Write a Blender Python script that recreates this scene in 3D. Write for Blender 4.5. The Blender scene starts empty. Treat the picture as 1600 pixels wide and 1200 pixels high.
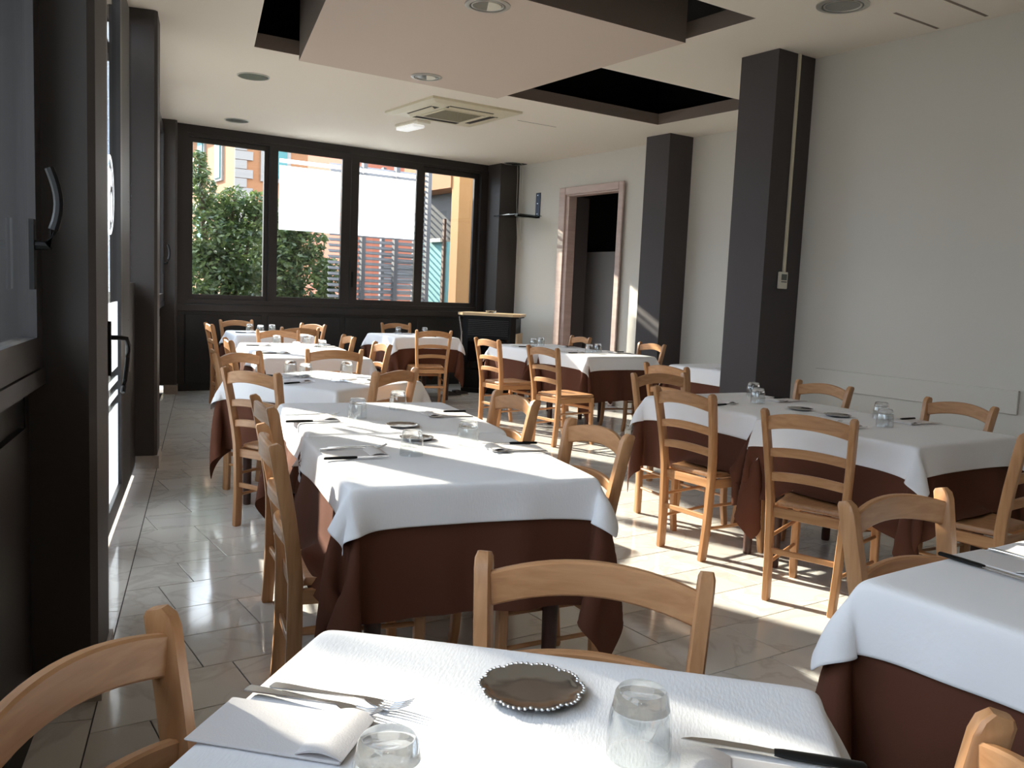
import bpy, math, random
import numpy as np
from mathutils import Vector, Matrix
PI = math.pi
C = bpy.context.scene.collection
scene = bpy.context.scene
rnd = random.Random(7)

# ------------------------------------------------------------------ camera
F_PX = 1376.4
r0 = (0.8251, 0.5634, 0.0)
yaw, pitch, roll = math.radians(-34.2917), math.radians(5.9713), math.radians(2.4845)
cy, sy, cp, sp = math.cos(yaw), math.sin(yaw), math.cos(pitch), math.sin(pitch)
fwd = Vector((-sy*cp, cy*cp, -sp)); rgt = Vector((cy, sy, 0)); up = rgt.cross(fwd)
rgt2 = math.cos(roll)*rgt + math.sin(roll)*up
up2 = -math.sin(roll)*rgt + math.cos(roll)*up
cam = bpy.data.cameras.new('camera'); camo = bpy.data.objects.new('camera', cam); C.objects.link(camo)
cam.sensor_width = 36; cam.lens = F_PX/1600*36; cam.clip_start = .02; cam.clip_end = 300
mw = Matrix((rgt2, up2, -fwd)).transposed().to_4x4(); mw.translation = (0, 0, 1.35)
camo.matrix_world = mw; scene.camera = camo

# ------------------------------------------------------------------ sky, sun, exposure
SKY = 6.0
world = bpy.data.worlds.new('sky'); scene.world = world; world.use_nodes = True
nt = world.node_tree; nt.nodes.clear()
wo = nt.nodes.new('ShaderNodeOutputWorld'); bg = nt.nodes.new('ShaderNodeBackground')
tc = nt.nodes.new('ShaderNodeTexCoord'); nz = nt.nodes.new('ShaderNodeTexNoise'); nz.inputs['Scale'].default_value = 2.6
nz.inputs['Detail'].default_value = 6
mp = nt.nodes.new('ShaderNodeMapping'); mp.inputs['Scale'].default_value = (1, 1, 2.5)
cr = nt.nodes.new('ShaderNodeValToRGB'); cr.color_ramp.elements[0].position = .42; cr.color_ramp.elements[1].position = .62
cr.color_ramp.elements[0].color = (.56, .69, .92, 1); cr.color_ramp.elements[1].color = (1, .985, .96, 1)
nt.links.new(tc.outputs['Generated'], mp.inputs[0]); nt.links.new(mp.outputs[0], nz.inputs[0])
nt.links.new(nz.outputs[0], cr.inputs[0]); nt.links.new(cr.outputs[0], bg.inputs[0]); nt.links.new(bg.outputs[0], wo.inputs[0])
bg.inputs[1].default_value = SKY
AZ, EL = math.radians(-71), math.radians(25.3)
sun = bpy.data.lights.new('sun', 'SUN'); sun.energy = 17.5; sun.angle = math.radians(.9); sun.color = (1, .90, .76)
suno = bpy.data.objects.new('sun', sun); C.objects.link(suno)
sd = Vector((math.cos(AZ)*math.cos(EL), math.sin(AZ)*math.cos(EL), -math.sin(EL)))
suno.rotation_euler = sd.to_track_quat('-Z', 'Y').to_euler(); suno.location = (-20, 40, 20)
scene.view_settings.view_transform = 'Standard'; scene.view_settings.look = 'None'
scene.view_settings.exposure = 0.26; scene.view_settings.gamma = 1; scene.view_settings.use_curve_mapping = False
cyc = scene.cycles
cyc.max_bounces = 14; cyc.diffuse_bounces = 7; cyc.glossy_bounces = 6; cyc.transmission_bounces = 12; cyc.transparent_max_bounces = 24
cyc.caustics_reflective = False; cyc.caustics_refractive = False
cyc.use_denoising = True; cyc.sample_clamp_indirect = 8
try: cyc.denoiser = 'OPENIMAGEDENOISE'
except Exception: pass

# ------------------------------------------------------------------ materials
def lin(c): return tuple(((v/255+.055)/1.055)**2.4 if v/255 > .04045 else v/255/12.92 for v in c)+(1,)
MATS = {}
def mat(name, col, rough=.6, metal=0, spec=.5, bump=None, var=None, **kw):
    m = bpy.data.materials.new(name); m.use_nodes = True; n = m.node_tree; b = n.nodes['Principled BSDF']
    if max(col[:3]) > 1: col = lin(col)
    b.inputs['Base Color'].default_value = tuple(col[:3])+(1,)
    b.inputs['Roughness'].default_value = rough; b.inputs['Metallic'].default_value = metal
    b.inputs['Specular IOR Level'].default_value = spec
    for k, v in kw.items(): b.inputs[k.replace('_', ' ')].default_value = v
    co = n.nodes.new('ShaderNodeTexCoord')
    if var:                      # (scale tuple, amount, darker colour) -> noise colour variation
        sc, c2, det = var
        mpn = n.nodes.new('ShaderNodeMapping'); mpn.inputs['Scale'].default_value = sc
        no = n.nodes.new('ShaderNodeTexNoise'); no.inputs['Scale'].default_value = 1; no.inputs['Detail'].default_value = det
        r = n.nodes.new('ShaderNodeValToRGB'); r.color_ramp.elements[0].position = .32; r.color_ramp.elements[1].position = .68
        if max(c2[:3]) > 1: c2 = lin(c2)
        r.color_ramp.elements[0].color = tuple(c2[:3])+(1,); r.color_ramp.elements[1].color = tuple(col[:3])+(1,)
        n.links.new(co.outputs['Object'], mpn.inputs[0]); n.links.new(mpn.outputs[0], no.inputs[0]); n.links.new(no.outputs[0], r.inputs[0])
        n.links.new(r.outputs[0], b.inputs['Base Color'])
    if bump:                     # (scale tuple, strength, detail)
        sc, st, det = bump
        mpn = n.nodes.new('ShaderNodeMapping'); mpn.inputs['Scale'].default_value = sc
        no = n.nodes.new('ShaderNodeTexNoise'); no.inputs['Scale'].default_value = 1; no.inputs['Detail'].default_value = det
        bp = n.nodes.new('ShaderNodeBump'); bp.inputs['Strength'].default_value = st; bp.inputs['Distance'].default_value = .002
        n.links.new(co.outputs['Object'], mpn.inputs[0]); n.links.new(mpn.outputs[0], no.inputs[0]); n.links.new(no.outputs[0], bp.inputs['Height'])
        n.links.new(bp.outputs[0], b.inputs['Normal'])
    MATS[name] = m; return m
M_wall = mat('wall_paint', (210, 206, 198), .85, bump=((18, 18, 18), .15, 4))
M_ceil = mat('ceiling_paint', (234, 226, 214), .9)
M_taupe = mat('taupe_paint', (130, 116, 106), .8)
M_box = mat('soffit_paint', (206, 190, 178), .85)
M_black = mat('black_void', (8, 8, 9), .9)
M_col = mat('pillar_paint', (66, 61, 62), .75, bump=((9, 9, 9), .2, 3))
M_pier = mat('pier_paint', (58, 53, 51), .55, bump=((9, 9, 9), .2, 3))
M_frame = mat('dark_aluminium', (46, 43, 43), .38, .3)
M_frame2 = mat('dark_panel', (34, 33, 33), .45, .1)
M_rub = mat('black_plastic', (12, 12, 13), .5, spec=.25)
M_skirt = mat('skirting_ceramic', (176, 168, 158), .35, var=((9, 9, 9), (150, 142, 132), 4))
M_jamb = mat('door_casing_wood', (196, 176, 168), .5, var=((3, 3, 20), (182, 160, 152), 4))
M_cloth = mat('white_cloth', (238, 238, 241), .85, spec=.2, bump=((260, 60, 60), .35, 3))
M_brown = mat('brown_cloth', (92, 57, 44), .9, spec=.15, bump=((300, 300, 300), .25, 2))
M_nap = mat('paper_napkin', (214, 210, 210), .9, spec=.15, bump=((400, 400, 400), .2, 2))
M_tleg = mat('dark_table_wood', (70, 40, 30), .45, var=((30, 30, 3), (50, 28, 22), 4))
M_steel = mat('polished_steel', (214, 214, 216), .26, 1)
M_tray = mat('silver_tray', (170, 170, 172), .2, 1, bump=((60, 60, 60), .1, 2))
M_rim = mat('lamp_ring_metal', (190, 188, 182), .35, .6)
M_white = mat('white_plastic', (225, 220, 205), .45)
M_cream = mat('cream_plastic', (214, 206, 182), .45)
M_lampg = mat('lamp_glass', (120, 122, 118), .15, 0)
M_lampw = mat('lamp_reflector', (150, 150, 148), .25, .7)
M_beige = mat('beige_ceramic', (205, 178, 140), .4)
M_graypanel = mat('grey_panel', (140, 140, 142), .6)
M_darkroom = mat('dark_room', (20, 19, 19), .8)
M_orange = mat('orange_render', (148, 106, 74), .9, var=((.5, .5, .5), (140, 98, 66), 4))
M_orange2 = mat('ochre_paint', (146, 104, 58), .8)
M_salmon = mat('salmon_wall', (150, 88, 68), .9)
M_quoin = mat('quoin_stone', (140, 138, 135), .9)
M_teal = mat('teal_shutter', (60, 120, 122), .6)
M_teal2 = mat('teal_paint', (86, 132, 132), .7)
M_slat = mat('grey_slat', (96, 96, 100), .6)
M_bark = mat('bark', (80, 66, 50), .9, bump=((20, 20, 6), .6, 4))
M_ground = mat('ground_paving', (120, 118, 114), .9, var=((2, 2, 2), (100, 98, 94), 5))
M_pale = mat('pale_render', (190, 186, 178), .9)
M_roof = mat('grey_roof', (130, 122, 116), .9)
M_shoe = mat('black_leather', (16, 16, 16), .5); M_sole = mat('white_rubber', (170, 168, 160), .6)
M_wire = mat('white_cable', (200, 198, 190), .6)

def leafmat(name, c1, c2):
    m = mat(name, c1, .35, spec=.6); n = m.node_tree; b = n.nodes['Principled BSDF']
    no = n.nodes.new('ShaderNodeTexNoise'); no.inputs['Scale'].default_value = 9; co = n.nodes.new('ShaderNodeTexCoord')
    r = n.nodes.new('ShaderNodeValToRGB'); r.color_ramp.elements[0].position = .35; r.color_ramp.elements[1].position = .65
    r.color_ramp.elements[0].color = lin(c2); r.color_ramp.elements[1].color = lin(c1)
    n.links.new(co.outputs['Object'], no.inputs[0]); n.links.new(no.outputs[0], r.inputs[0]); n.links.new(r.outputs[0], b.inputs['Base Color'])
    tr = n.nodes.new('ShaderNodeBsdfTranslucent'); n.links.new(r.outputs[0], tr.inputs[0])
    mx = n.nodes.new('ShaderNodeMixShader'); mx.inputs[0].default_value = .3
    n.links.new(b.outputs[0], mx.inputs[1]); n.links.new(tr.outputs[0], mx.inputs[2]); n.links.new(mx.outputs[0], n.nodes['Material Output'].inputs[0])
    return m
M_leaf = leafmat('evergreen_leaf', (104, 120, 66), (50, 74, 46))

def woodmat(name, sc):
    m = mat(name, (184, 128, 78), .38, spec=.45); n = m.node_tree; b = n.nodes['Principled BSDF']
    co = n.nodes.new('ShaderNodeTexCoord'); mpn = n.nodes.new('ShaderNodeMapping'); mpn.inputs['Scale'].default_value = sc
    no = n.nodes.new('ShaderNodeTexNoise'); no.inputs['Scale'].default_value = 1; no.inputs['Detail'].default_value = 5; no.inputs['Distortion'].default_value = .4
    r = n.nodes.new('ShaderNodeValToRGB'); r.color_ramp.elements[0].position = .25; r.color_ramp.elements[1].position = .75
    r.color_ramp.elements[0].color = lin((166, 118, 78)); r.color_ramp.elements[1].color = lin((194, 148, 106))
    oi = n.nodes.new('ShaderNodeObjectInfo'); hs = n.nodes.new('ShaderNodeHueSaturation')
    ma = n.nodes.new('ShaderNodeMath'); ma.operation = 'MULTIPLY_ADD'; ma.inputs[1].default_value = .22; ma.inputs[2].default_value = .86
    n.links.new(oi.outputs['Random'], ma.inputs[0]); n.links.new(ma.outputs[0], hs.inputs['Value'])
    n.links.new(co.outputs['Object'], mpn.inputs[0]); n.links.new(mpn.outputs[0], no.inputs[0]); n.links.new(no.outputs[0], r.inputs[0])
    n.links.new(r.outputs[0], hs.inputs['Color']); n.links.new(hs.outputs[0], b.inputs['Base Color'])
    return m
M_wz = woodmat('beech_upright', (60, 60, 5)); M_wx = woodmat('beech_crosswise', (5, 60, 60)); M_wy = woodmat('beech_seat', (60, 6, 60))

def tilemat():
    m = mat('marble_tile', (176, 174, 170), .09, spec=.6); n = m.node_tree; b = n.nodes['Principled BSDF']
    ge = n.nodes.new('ShaderNodeNewGeometry'); oi = n.nodes.new('ShaderNodeObjectInfo')
    ad = n.nodes.new('ShaderNodeVectorMath'); ad.operation = 'ADD'
    ml = n.nodes.new('ShaderNodeMath'); ml.operation = 'MULTIPLY'; ml.inputs[1].default_value = 40
    n.links.new(oi.outputs['Random'], ml.inputs[0]); n.links.new(ge.outputs['Position'], ad.inputs[0]); n.links.new(ml.outputs[0], ad.inputs[1])
    no = n.nodes.new('ShaderNodeTexNoise'); no.inputs['Scale'].default_value = 2.2; no.inputs['Detail'].default_value = 7; no.inputs['Distortion'].default_value = 1.4
    n.links.new(ad.outputs[0], no.inputs[0])
    r = n.nodes.new('ShaderNodeValToRGB'); e = r.color_ramp.elements
    e[0].position = .0; e[0].color = lin((214, 211, 205)); e[1].position = 1; e[1].color = lin((222, 220, 216))
    a = e.new(.46); a.color = lin((217, 214, 209)); v = e.new(.495); v.color = lin((203, 199, 194)); c = e.new(.53); c.color = lin((219, 217, 212))
    n.links.new(no.outputs[0], r.inputs[0])
    hs = n.nodes.new('ShaderNodeHueSaturation'); ma = n.nodes.new('ShaderNodeMath'); ma.operation = 'MULTIPLY_ADD'; ma.inputs[1].default_value = .12; ma.inputs[2].default_value = .94
    n.links.new(oi.outputs['Random'], ma.inputs[0]); n.links.new(ma.outputs[0], hs.inputs['Value']); n.links.new(r.outputs[0], hs.inputs['Color'])
    n.links.new(hs.outputs[0], b.inputs['Base Color'])
    n2 = n.nodes.new('ShaderNodeTexNoise'); n2.inputs['Scale'].default_value = 3; bp = n.nodes.new('ShaderNodeBump'); bp.inputs['Strength'].default_value = .05; bp.inputs['Distance'].default_value = .01
    n.links.new(ad.outputs[0], n2.inputs[0]); n.links.new(n2.outputs[0], bp.inputs['Height']); n.links.new(bp.outputs[0], b.inputs['Normal'])
    return m
M_tile = tilemat()
M_grout = mat('grout', (70, 68, 66), .9)

def glassmat(name, tint, ior=1.45):
    m = bpy.data.materials.new(name); m.use_nodes = True; n = m.node_tree; n.nodes.clear()
    o = n.nodes.new('ShaderNodeOutputMaterial'); t = n.nodes.new('ShaderNodeBsdfTransparent'); t.inputs[0].default_value = tint
    g = n.nodes.new('ShaderNodeBsdfGlossy'); g.inputs['Roughness'].default_value = .02
    fr = n.nodes.new('ShaderNodeFresnel'); ge = n.nodes.new('ShaderNodeNewGeometry')
    mr = n.nodes.new('ShaderNodeMapRange'); mr.inputs[3].default_value = ior; mr.inputs[4].default_value = 1/ior
    n.links.new(ge.outputs['Backfacing'], mr.inputs[0]); n.links.new(mr.outputs[0], fr.inputs[0])
    mx = n.nodes.new('ShaderNodeMixShader'); n.links.new(fr.outputs[0], mx.inputs[0])
    n.links.new(t.outputs[0], mx.inputs[1]); n.links.new(g.outputs[0], mx.inputs[2]); n.links.new(mx.outputs[0], o.inputs[0])
    return m
M_glass = glassmat('window_glass', (.93, .95, .94, 1))
M_tumbler = bpy.data.materials.new('clear_tumbler_glass'); M_tumbler.use_nodes = True
n = M_tumbler.node_tree; n.nodes.clear(); o_ = n.nodes.new('ShaderNodeOutputMaterial'); g_ = n.nodes.new('ShaderNodeBsdfGlass')
g_.inputs['IOR'].default_value = 1.5; g_.inputs['Roughness'].default_value = 0; t_ = n.nodes.new('ShaderNodeBsdfTransparent'); t_.inputs[0].default_value = (.9, .92, .93, 1)
mx_ = n.nodes.new('ShaderNodeMixShader'); mx_.inputs[0].default_value = .3
n.links.new(g_.outputs[0], mx_.inputs[1]); n.links.new(t_.outputs[0], mx_.inputs[2]); n.links.new(mx_.outputs[0], o_.inputs[0])
M_thin = glassmat('thin_tumbler_wall', (.95, .965, .97, 1), 1.95)
def filmmat():
    m = bpy.data.materials.new('frosted_film'); m.use_nodes = True; n = m.node_tree; n.nodes.clear()
    o = n.nodes.new('ShaderNodeOutputMaterial'); t = n.nodes.new('ShaderNodeBsdfTranslucent'); t.inputs[0].default_value = (.9, .93, .97, 1)
    d = n.nodes.new('ShaderNodeBsdfDiffuse'); d.inputs[0].default_value = (.85, .87, .9, 1); mx = n.nodes.new('ShaderNodeMixShader'); mx.inputs[0].default_value = .25
    n.links.new(t.outputs[0], mx.inputs[1]); n.links.new(d.outputs[0], mx.inputs[2]); n.links.new(mx.outputs[0], o.inputs[0]); return m
M_film = filmmat()
M_emit = mat('lit_diffuser', (235, 238, 240), .5); M_emit.node_tree.nodes['Principled BSDF'].inputs['Emission Color'].default_value = (1, 1, 1, 1)
M_emit.node_tree.nodes['Principled BSDF'].inputs['Emission Strength'].default_value = .35

# ------------------------------------------------------------------ mesh helpers
class MB:
    def __init__(s): s.v = []; s.f = []; s.m = []
    def add(s, vs, fs, mi=0):
        b = len(s.v); s.v += [tuple(p) for p in vs]; s.f += [tuple(b+i for i in f) for f in fs]; s.m += [mi]*len(fs)
    def box(s, x0, x1, y0, y1, z0, z1, mi=0, T=None):
        vs = [(x, y, z) for z in (z0, z1) for y in (y0, y1) for x in (x0, x1)]
        if T: vs = [T(*p) for p in vs]
        s.add(vs, [(0, 2, 3, 1), (4, 5, 7, 6), (0, 1, 5, 4), (2, 6, 7, 3), (0, 4, 6, 2), (1, 3, 7, 5)], mi)
    def bbox(s, x0, x1, y0, y1, z0, z1, b=.004, T=None):          # chamfered box
        xs, ys, zs = (x0, x1), (y0, y1), (z0, z1); vs = []; idx = {}
        for i in (0, 1):
            for j in (0, 1):
                for k in (0, 1):
                    sx, sy2, sz = (1, -1)[i], (1, -1)[j], (1, -1)[k]
                    for a in range(3):
                        p = [xs[i]+sx*b, ys[j]+sy2*b, zs[k]+sz*b]; p[a] = (xs[i], ys[j], zs[k])[a]
                        idx[i, j, k, a] = len(vs); vs.append(tuple(p))
        fs = []
        R2 = ((0, 0), (0, 1), (1, 1), (1, 0))
        for i in (0, 1):
            fs.append([idx[i, j, k, 0] for j, k in R2]); fs.append([idx[j, i, k, 1] for j, k in R2]); fs.append([idx[j, k, i, 2] for j, k in R2])
            for j in (0, 1):
                fs.append([idx[i, j, 0, 0], idx[i, j, 1, 0], idx[i, j, 1, 1], idx[i, j, 0, 1]])
                fs.append([idx[i, 0, j, 0], idx[i, 1, j, 0], idx[i, 1, j, 2], idx[i, 0, j, 2]])
                fs.append([idx[0, i, j, 1], idx[1, i, j, 1], idx[1, i, j, 2], idx[0, i, j, 2]])
                for k in (0, 1): fs.append([idx[i, j, k, 0], idx[i, j, k, 1], idx[i, j, k, 2]])
        if T: vs = [T(*p) for p in vs]
        c = Vector((0, 0, 0))
        for p in vs: c += Vector(p)
        c /= len(vs); out = []
        for f in fs:
            q = [Vector(vs[i]) for i in f]; nn = (q[1]-q[0]).cross(q[2]-q[0]); mid = sum(q, Vector())/len(q)
            out.append(f if nn.dot(mid-c) > 0 else f[::-1])
        s.add(vs, out)
    def prism(s, poly, z0, z1, mi=0, T=None):
        n = len(poly); ar = sum(poly[i][0]*poly[(i+1) % n][1]-poly[(i+1) % n][0]*poly[i][1] for i in range(n))
        if ar < 0: poly = poly[::-1]
        vs = [(p[0], p[1], z0) for p in poly]+[(p[0], p[1], z1) for p in poly]
        if T: vs = [T(*p) for p in vs]
        s.add(vs, [tuple(range(n))[::-1], tuple(range(n, 2*n))]+[(i, (i+1) % n, n+(i+1) % n, n+i) for i in range(n)], mi)
    def rings(s, rings, cap=True, close=True):
        k = len(rings[0]); vs = [p for r in rings for p in r]; fs = []
        for a in range(len(rings)-1):
            for i in range(k if close else k-1):
                j = (i+1) % k; fs.append((a*k+i, a*k+j, (a+1)*k+j, (a+1)*k+i))
        if cap: fs += [tuple(range(k))[::-1], tuple(range((len(rings)-1)*k, len(rings)*k))]
        s.add(vs, fs)
    def tube(s, path, r, seg=8, squash=1):
        P = [Vector(p) for p in path]; R = r if isinstance(r, (list, tuple)) else [r]*len(P); rg = []
        for i, p in enumerate(P):
            t = (P[min(i+1, len(P)-1)]-P[max(i-1, 0)]).normalized(); a = Vector((0, 0, 1)) if abs(t.z) < .9 else Vector((1, 0, 0))
            u = t.cross(a).normalized(); w = u.cross(t)
            rg.append([tuple(p+R[i]*(math.cos(2*PI*k/seg)*u+squash*math.sin(2*PI*k/seg)*w)) for k in range(seg)])
        s.rings([q[::-1] for q in rg])
    def lathe(s, prof, seg=24, c=(0, 0, 0), cap=True):
        rg = [[(c[0]+r*math.cos(2*PI*k/seg), c[1]+r*math.sin(2*PI*k/seg), c[2]+z) for k in range(seg)] for r, z in prof]
        s.rings(rg, cap)
    def mesh(s, name, mats, smooth=False):
        me = bpy.data.meshes.new(name); me.from_pydata(s.v, [], s.f)
        for m in (mats if isinstance(mats, (list, tuple)) else [mats]): me.materials.append(m)
        if isinstance(mats, (list, tuple)) and len(mats) > 1: me.polygons.foreach_set('material_index', s.m)
        if smooth: me.polygons.foreach_set('use_smooth', [True]*len(s.f)); 
        me.update(); return me
def link(name, me, parent=None, loc=None, rotz=0):
    o = bpy.data.objects.new(name, me); C.objects.link(o)
    if parent: o.parent = parent
    if loc is not None: o.location = loc
    if rotz: o.rotation_euler = (0, 0, rotz)
    return o
def obj(name, mb, mats, parent=None, smooth=False, loc=None, rotz=0): return link(name, mb.mesh(name, mats, smooth), parent, loc, rotz)
def tag(o, label=None, cat=None, group=None, kind=None):
    for k, v in (('label', label), ('category', cat), ('group', group), ('kind', kind)):
        if v: o[k] = v
    return o
def thing(name, label, cat, loc=(0, 0, 0), rotz=0, group=None):
    o = link(name, None, None, loc, rotz); return tag(o, label, cat, group)
def struct(name, mb, mats, parent=None, smooth=False, label=None):
    o = obj(name, mb, mats, parent, smooth); 
    if not parent: tag(o, label, None, None, 'structure')
    return o
def sempty(name, label=None):
    return tag(link(name, None), label, None, None, 'structure')
def autosmooth(o, ang=40):
    me = o.data; me.polygons.foreach_set('use_smooth', [True]*len(me.polygons))
    try: me.set_sharp_from_angle(angle=math.radians(ang))
    except Exception: pass
    return o

# ------------------------------------------------------------------ room geometry constants
H = 3.126
DX, DY, NX, NY = .2580, .9662, .9662, -.2580        # left wall: direction along it, normal into the room
def LW(s, n, z): return (-.326+DX*s+NX*n, DY*s+NY*n, z)   # left wall coordinates
def LX(y): return -.326+.267*y
YF = 10.85

# floor: grout bed, individually laid tiles, border strip by the left wall
g = MB(); g.prism([(LX(-4.2)-.3, -4.2), (7.6, -4.2), (7.6, 11.1), (LX(11.1)-.3, 11.1)], -.12, -.004)
floor = struct('floor', g, M_grout)
def clip(poly, a, b, c):         # keep a*x+b*y>=c
    out = []
    for i in range(len(poly)):
        p, q = poly[i], poly[(i+1) % len(poly)]; dp, dq = a*p[0]+b*p[1]-c, a*q[0]+b*q[1]-c
        if dp >= 0: out.append(p)
        if dp*dq < 0: t = dp/(dp-dq); out.append((p[0]+t*(q[0]-p[0]), p[1]+t*(q[1]-p[1])))
    return out
TL, TW, GR = .61, .305, .0022
offs = {0: .635, -1: .025, -7: .57, -8: .34, -5: .2, 2: .09, 1: .445, 5: .32, 4: .1, 3: .38, -2: .4, -3: .25, -4: .5, -6: .3}
full = MB(); full.bbox(GR, TL-GR, GR, TW-GR, -.01, 0, .0012); fullme = full.mesh('tile', M_tile)
cand = []
for r in range(-28, 21):
    y0 = 4.55+r*TW; of = offs.get(r, rnd.choice([.1, .25, .4, .52]))+.0
    for k in range(-4, 13):
        x0 = k*TL+of
        if y0 > 10.84 or x0 > 7.15: continue
        if y0 < 4.45 and x0 > 5.47: continue
        poly = [(x0+GR, y0+GR), (x0+TL-GR, y0+GR), (x0+TL-GR, y0+TW-GR), (x0+GR, y0+TW-GR)]
        whole = all(p[0]-.267*p[1] >= -.324 for p in poly)
        if not whole:
            poly = clip(poly, 1, -.267, -.324)
            if len(poly) < 3: continue
        cx, cyy = x0+TL/2, y0+TW/2
        vx, vy = cx*rgt.x+cyy*rgt.y, cx*fwd.x+cyy*fwd.y      # is it in front of the picture's viewpoint
        vis = vy > 1.0 and abs(vx) < vy*.72+.3
        cand.append((not vis, math.hypot(cx, cyy), whole, poly, x0, y0))
cand.sort(key=lambda t: (t[0], t[1]))
rest = MB()
for i, (nv, d, whole, poly, x0, y0) in enumerate(cand):
    if i < 296 and not nv:
        if whole: link('tile', fullme, floor, (x0, y0, 0))
        else:
            b = MB(); b.prism(poly, -.01, 0); obj('tile', b, M_tile, floor)
    else: rest.prism(poly, -.01, 0)
tag(obj('tile', rest, M_tile, floor), kind='stuff')
for k in range(-4, 13):
    s0, s1 = k*.93+.12, k*.93+1.046
    b = MB(); b.prism([LW(s0, -.15, 0)[:2], LW(s1, -.15, 0)[:2], LW(s1, -.003, 0)[:2], LW(s0, -.003, 0)[:2]], -.01, 0)
    obj('border_tile', b, M_tile, floor)

# ceiling board with the recess openings
cl = MB()
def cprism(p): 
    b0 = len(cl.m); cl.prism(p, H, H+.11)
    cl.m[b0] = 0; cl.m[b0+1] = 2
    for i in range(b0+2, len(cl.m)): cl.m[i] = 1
hx = lambda y: .360+.266*y
cprism([(LX(6.92)-.35, 6.92), (7.5, 6.92), (7.5, 11.1), (LX(11.1)-.35, 11.1)])
cprism([(LX(-4.3)-.35, -4.3), (7.5, -4.3), (7.5, 3.95), (LX(3.95)-.35, 3.95)])
cprism([(LX(3.95)-.35, 3.95), (hx(3.95), 3.95), (hx(6.92), 6.92), (LX(6.92)-.35, 6.92)])
cprism([(4.43, 3.95), (7.5, 3.95), (7.5, 5.56), (4.43, 5.56)])
cprism([(6.40, 5.56), (7.5, 5.56), (7.5, 6.92), (6.40, 6.92)])
ceiling = struct('ceiling', cl, [M_ceil, M_taupe, M_black])
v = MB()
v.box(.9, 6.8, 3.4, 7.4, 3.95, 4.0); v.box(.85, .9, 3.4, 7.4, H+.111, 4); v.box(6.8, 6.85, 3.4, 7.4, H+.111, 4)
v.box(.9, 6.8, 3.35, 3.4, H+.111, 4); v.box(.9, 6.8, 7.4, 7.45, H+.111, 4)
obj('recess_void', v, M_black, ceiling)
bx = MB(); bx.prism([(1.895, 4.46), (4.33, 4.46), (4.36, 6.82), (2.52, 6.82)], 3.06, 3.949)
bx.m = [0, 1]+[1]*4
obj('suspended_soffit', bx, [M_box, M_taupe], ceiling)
for (x0, y0, x1, y1) in ((4.95, 3.32, 5.42, 3.34), (4.70, 3.0, 5.40, 3.02), (5.25, 7.8, 5.75, 7.81)):
    b = MB(); b.box(x0, x1, y0, y1, H-.0015, H+.001); obj('joint_line', b, M_taupe, ceiling)

# right walls, door opening, end wall, back wall
w = MB()
w.box(5.46, 5.62, -4.2, 4.62, 0, H); obj_w = struct('wall_right', w, M_wall)
pn = MB(); pn.bbox(5.438, 5.4595, 2.62, 4.06, .747, .892, .003); obj('rail_board', pn, M_wall, obj_w)
w = MB(); w.box(5.46, 7.3, 4.621, 4.75, 0, H)
w.box(7.15, 7.32, 4.75, 8.25, 0, H); w.box(7.15, 7.32, 9.44, 11.0, 0, H); w.box(7.15, 7.32, 8.25, 9.44, 2.68, H)
wr2 = struct('wall_rear', w, M_wall)
w = MB(); w.box(LX(-4)-.6, 7.5, -4.3, -4.2, 0, H)
struct('wall_back', w, M_wall)
# dark room behind the doorway
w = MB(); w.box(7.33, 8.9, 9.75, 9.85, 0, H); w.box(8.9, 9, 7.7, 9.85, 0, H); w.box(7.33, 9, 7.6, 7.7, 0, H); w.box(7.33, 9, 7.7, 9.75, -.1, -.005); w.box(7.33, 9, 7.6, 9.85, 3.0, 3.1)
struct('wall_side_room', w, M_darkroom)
# doorway casing
dr = sempty('door_2', 'pinkish wooden casing of the open doorway in the white wall')
for nm, a in (('jamb', (7.12, 7.25, 9.30, 9.44, 0, 2.62)), ('jamb', (7.12, 7.25, 8.25, 8.33, 0, 2.62)), ('lintel', (7.12, 7.25, 8.25, 9.44, 2.621, 2.70))):
    b = MB(); b.bbox(*a, .006); obj(nm, b, M_jamb, dr)
for a in ((7.095, 7.1195, 9.36, 9.49, 0, 2.735), (7.095, 7.1195, 8.21, 8.30, 0, 2.735), (7.095, 7.1195, 8.301, 9.359, 2.64, 2.735)):
    b = MB(); b.bbox(*a, .006); obj('casing', b, M_jamb, dr)
b = MB(); b.box(7.251, 7.46, 9.30, 9.44, 0, 2.62); b.box(7.251, 7.46, 8.2501, 8.33, 0, 2.62); obj('dark_reveal', b, M_col, dr)

# free columns
def column(name, x0, x1, y0, y1, m, label):
    b = MB(); b.box(x0, x1, y0, y1, 0, H-.0005); return struct(name, b, m, label=label)
c1 = column('column', 5.06, 5.4595, 4.28, 4.62, M_col, 'tall dark grey square column carrying the thermostat')
c2 = column('column', 6.80, 7.1495, 7.15, 7.52, M_col, 'dark grey square column right of the doorway')
c3 = column('column', 6.83, 7.1495, 10.52, 10.95, M_pier, 'dark corner pier right of the far windows')
b = MB(); b.box(6.8, 7.149, 10.505, 10.5195, 0, .1)

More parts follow.
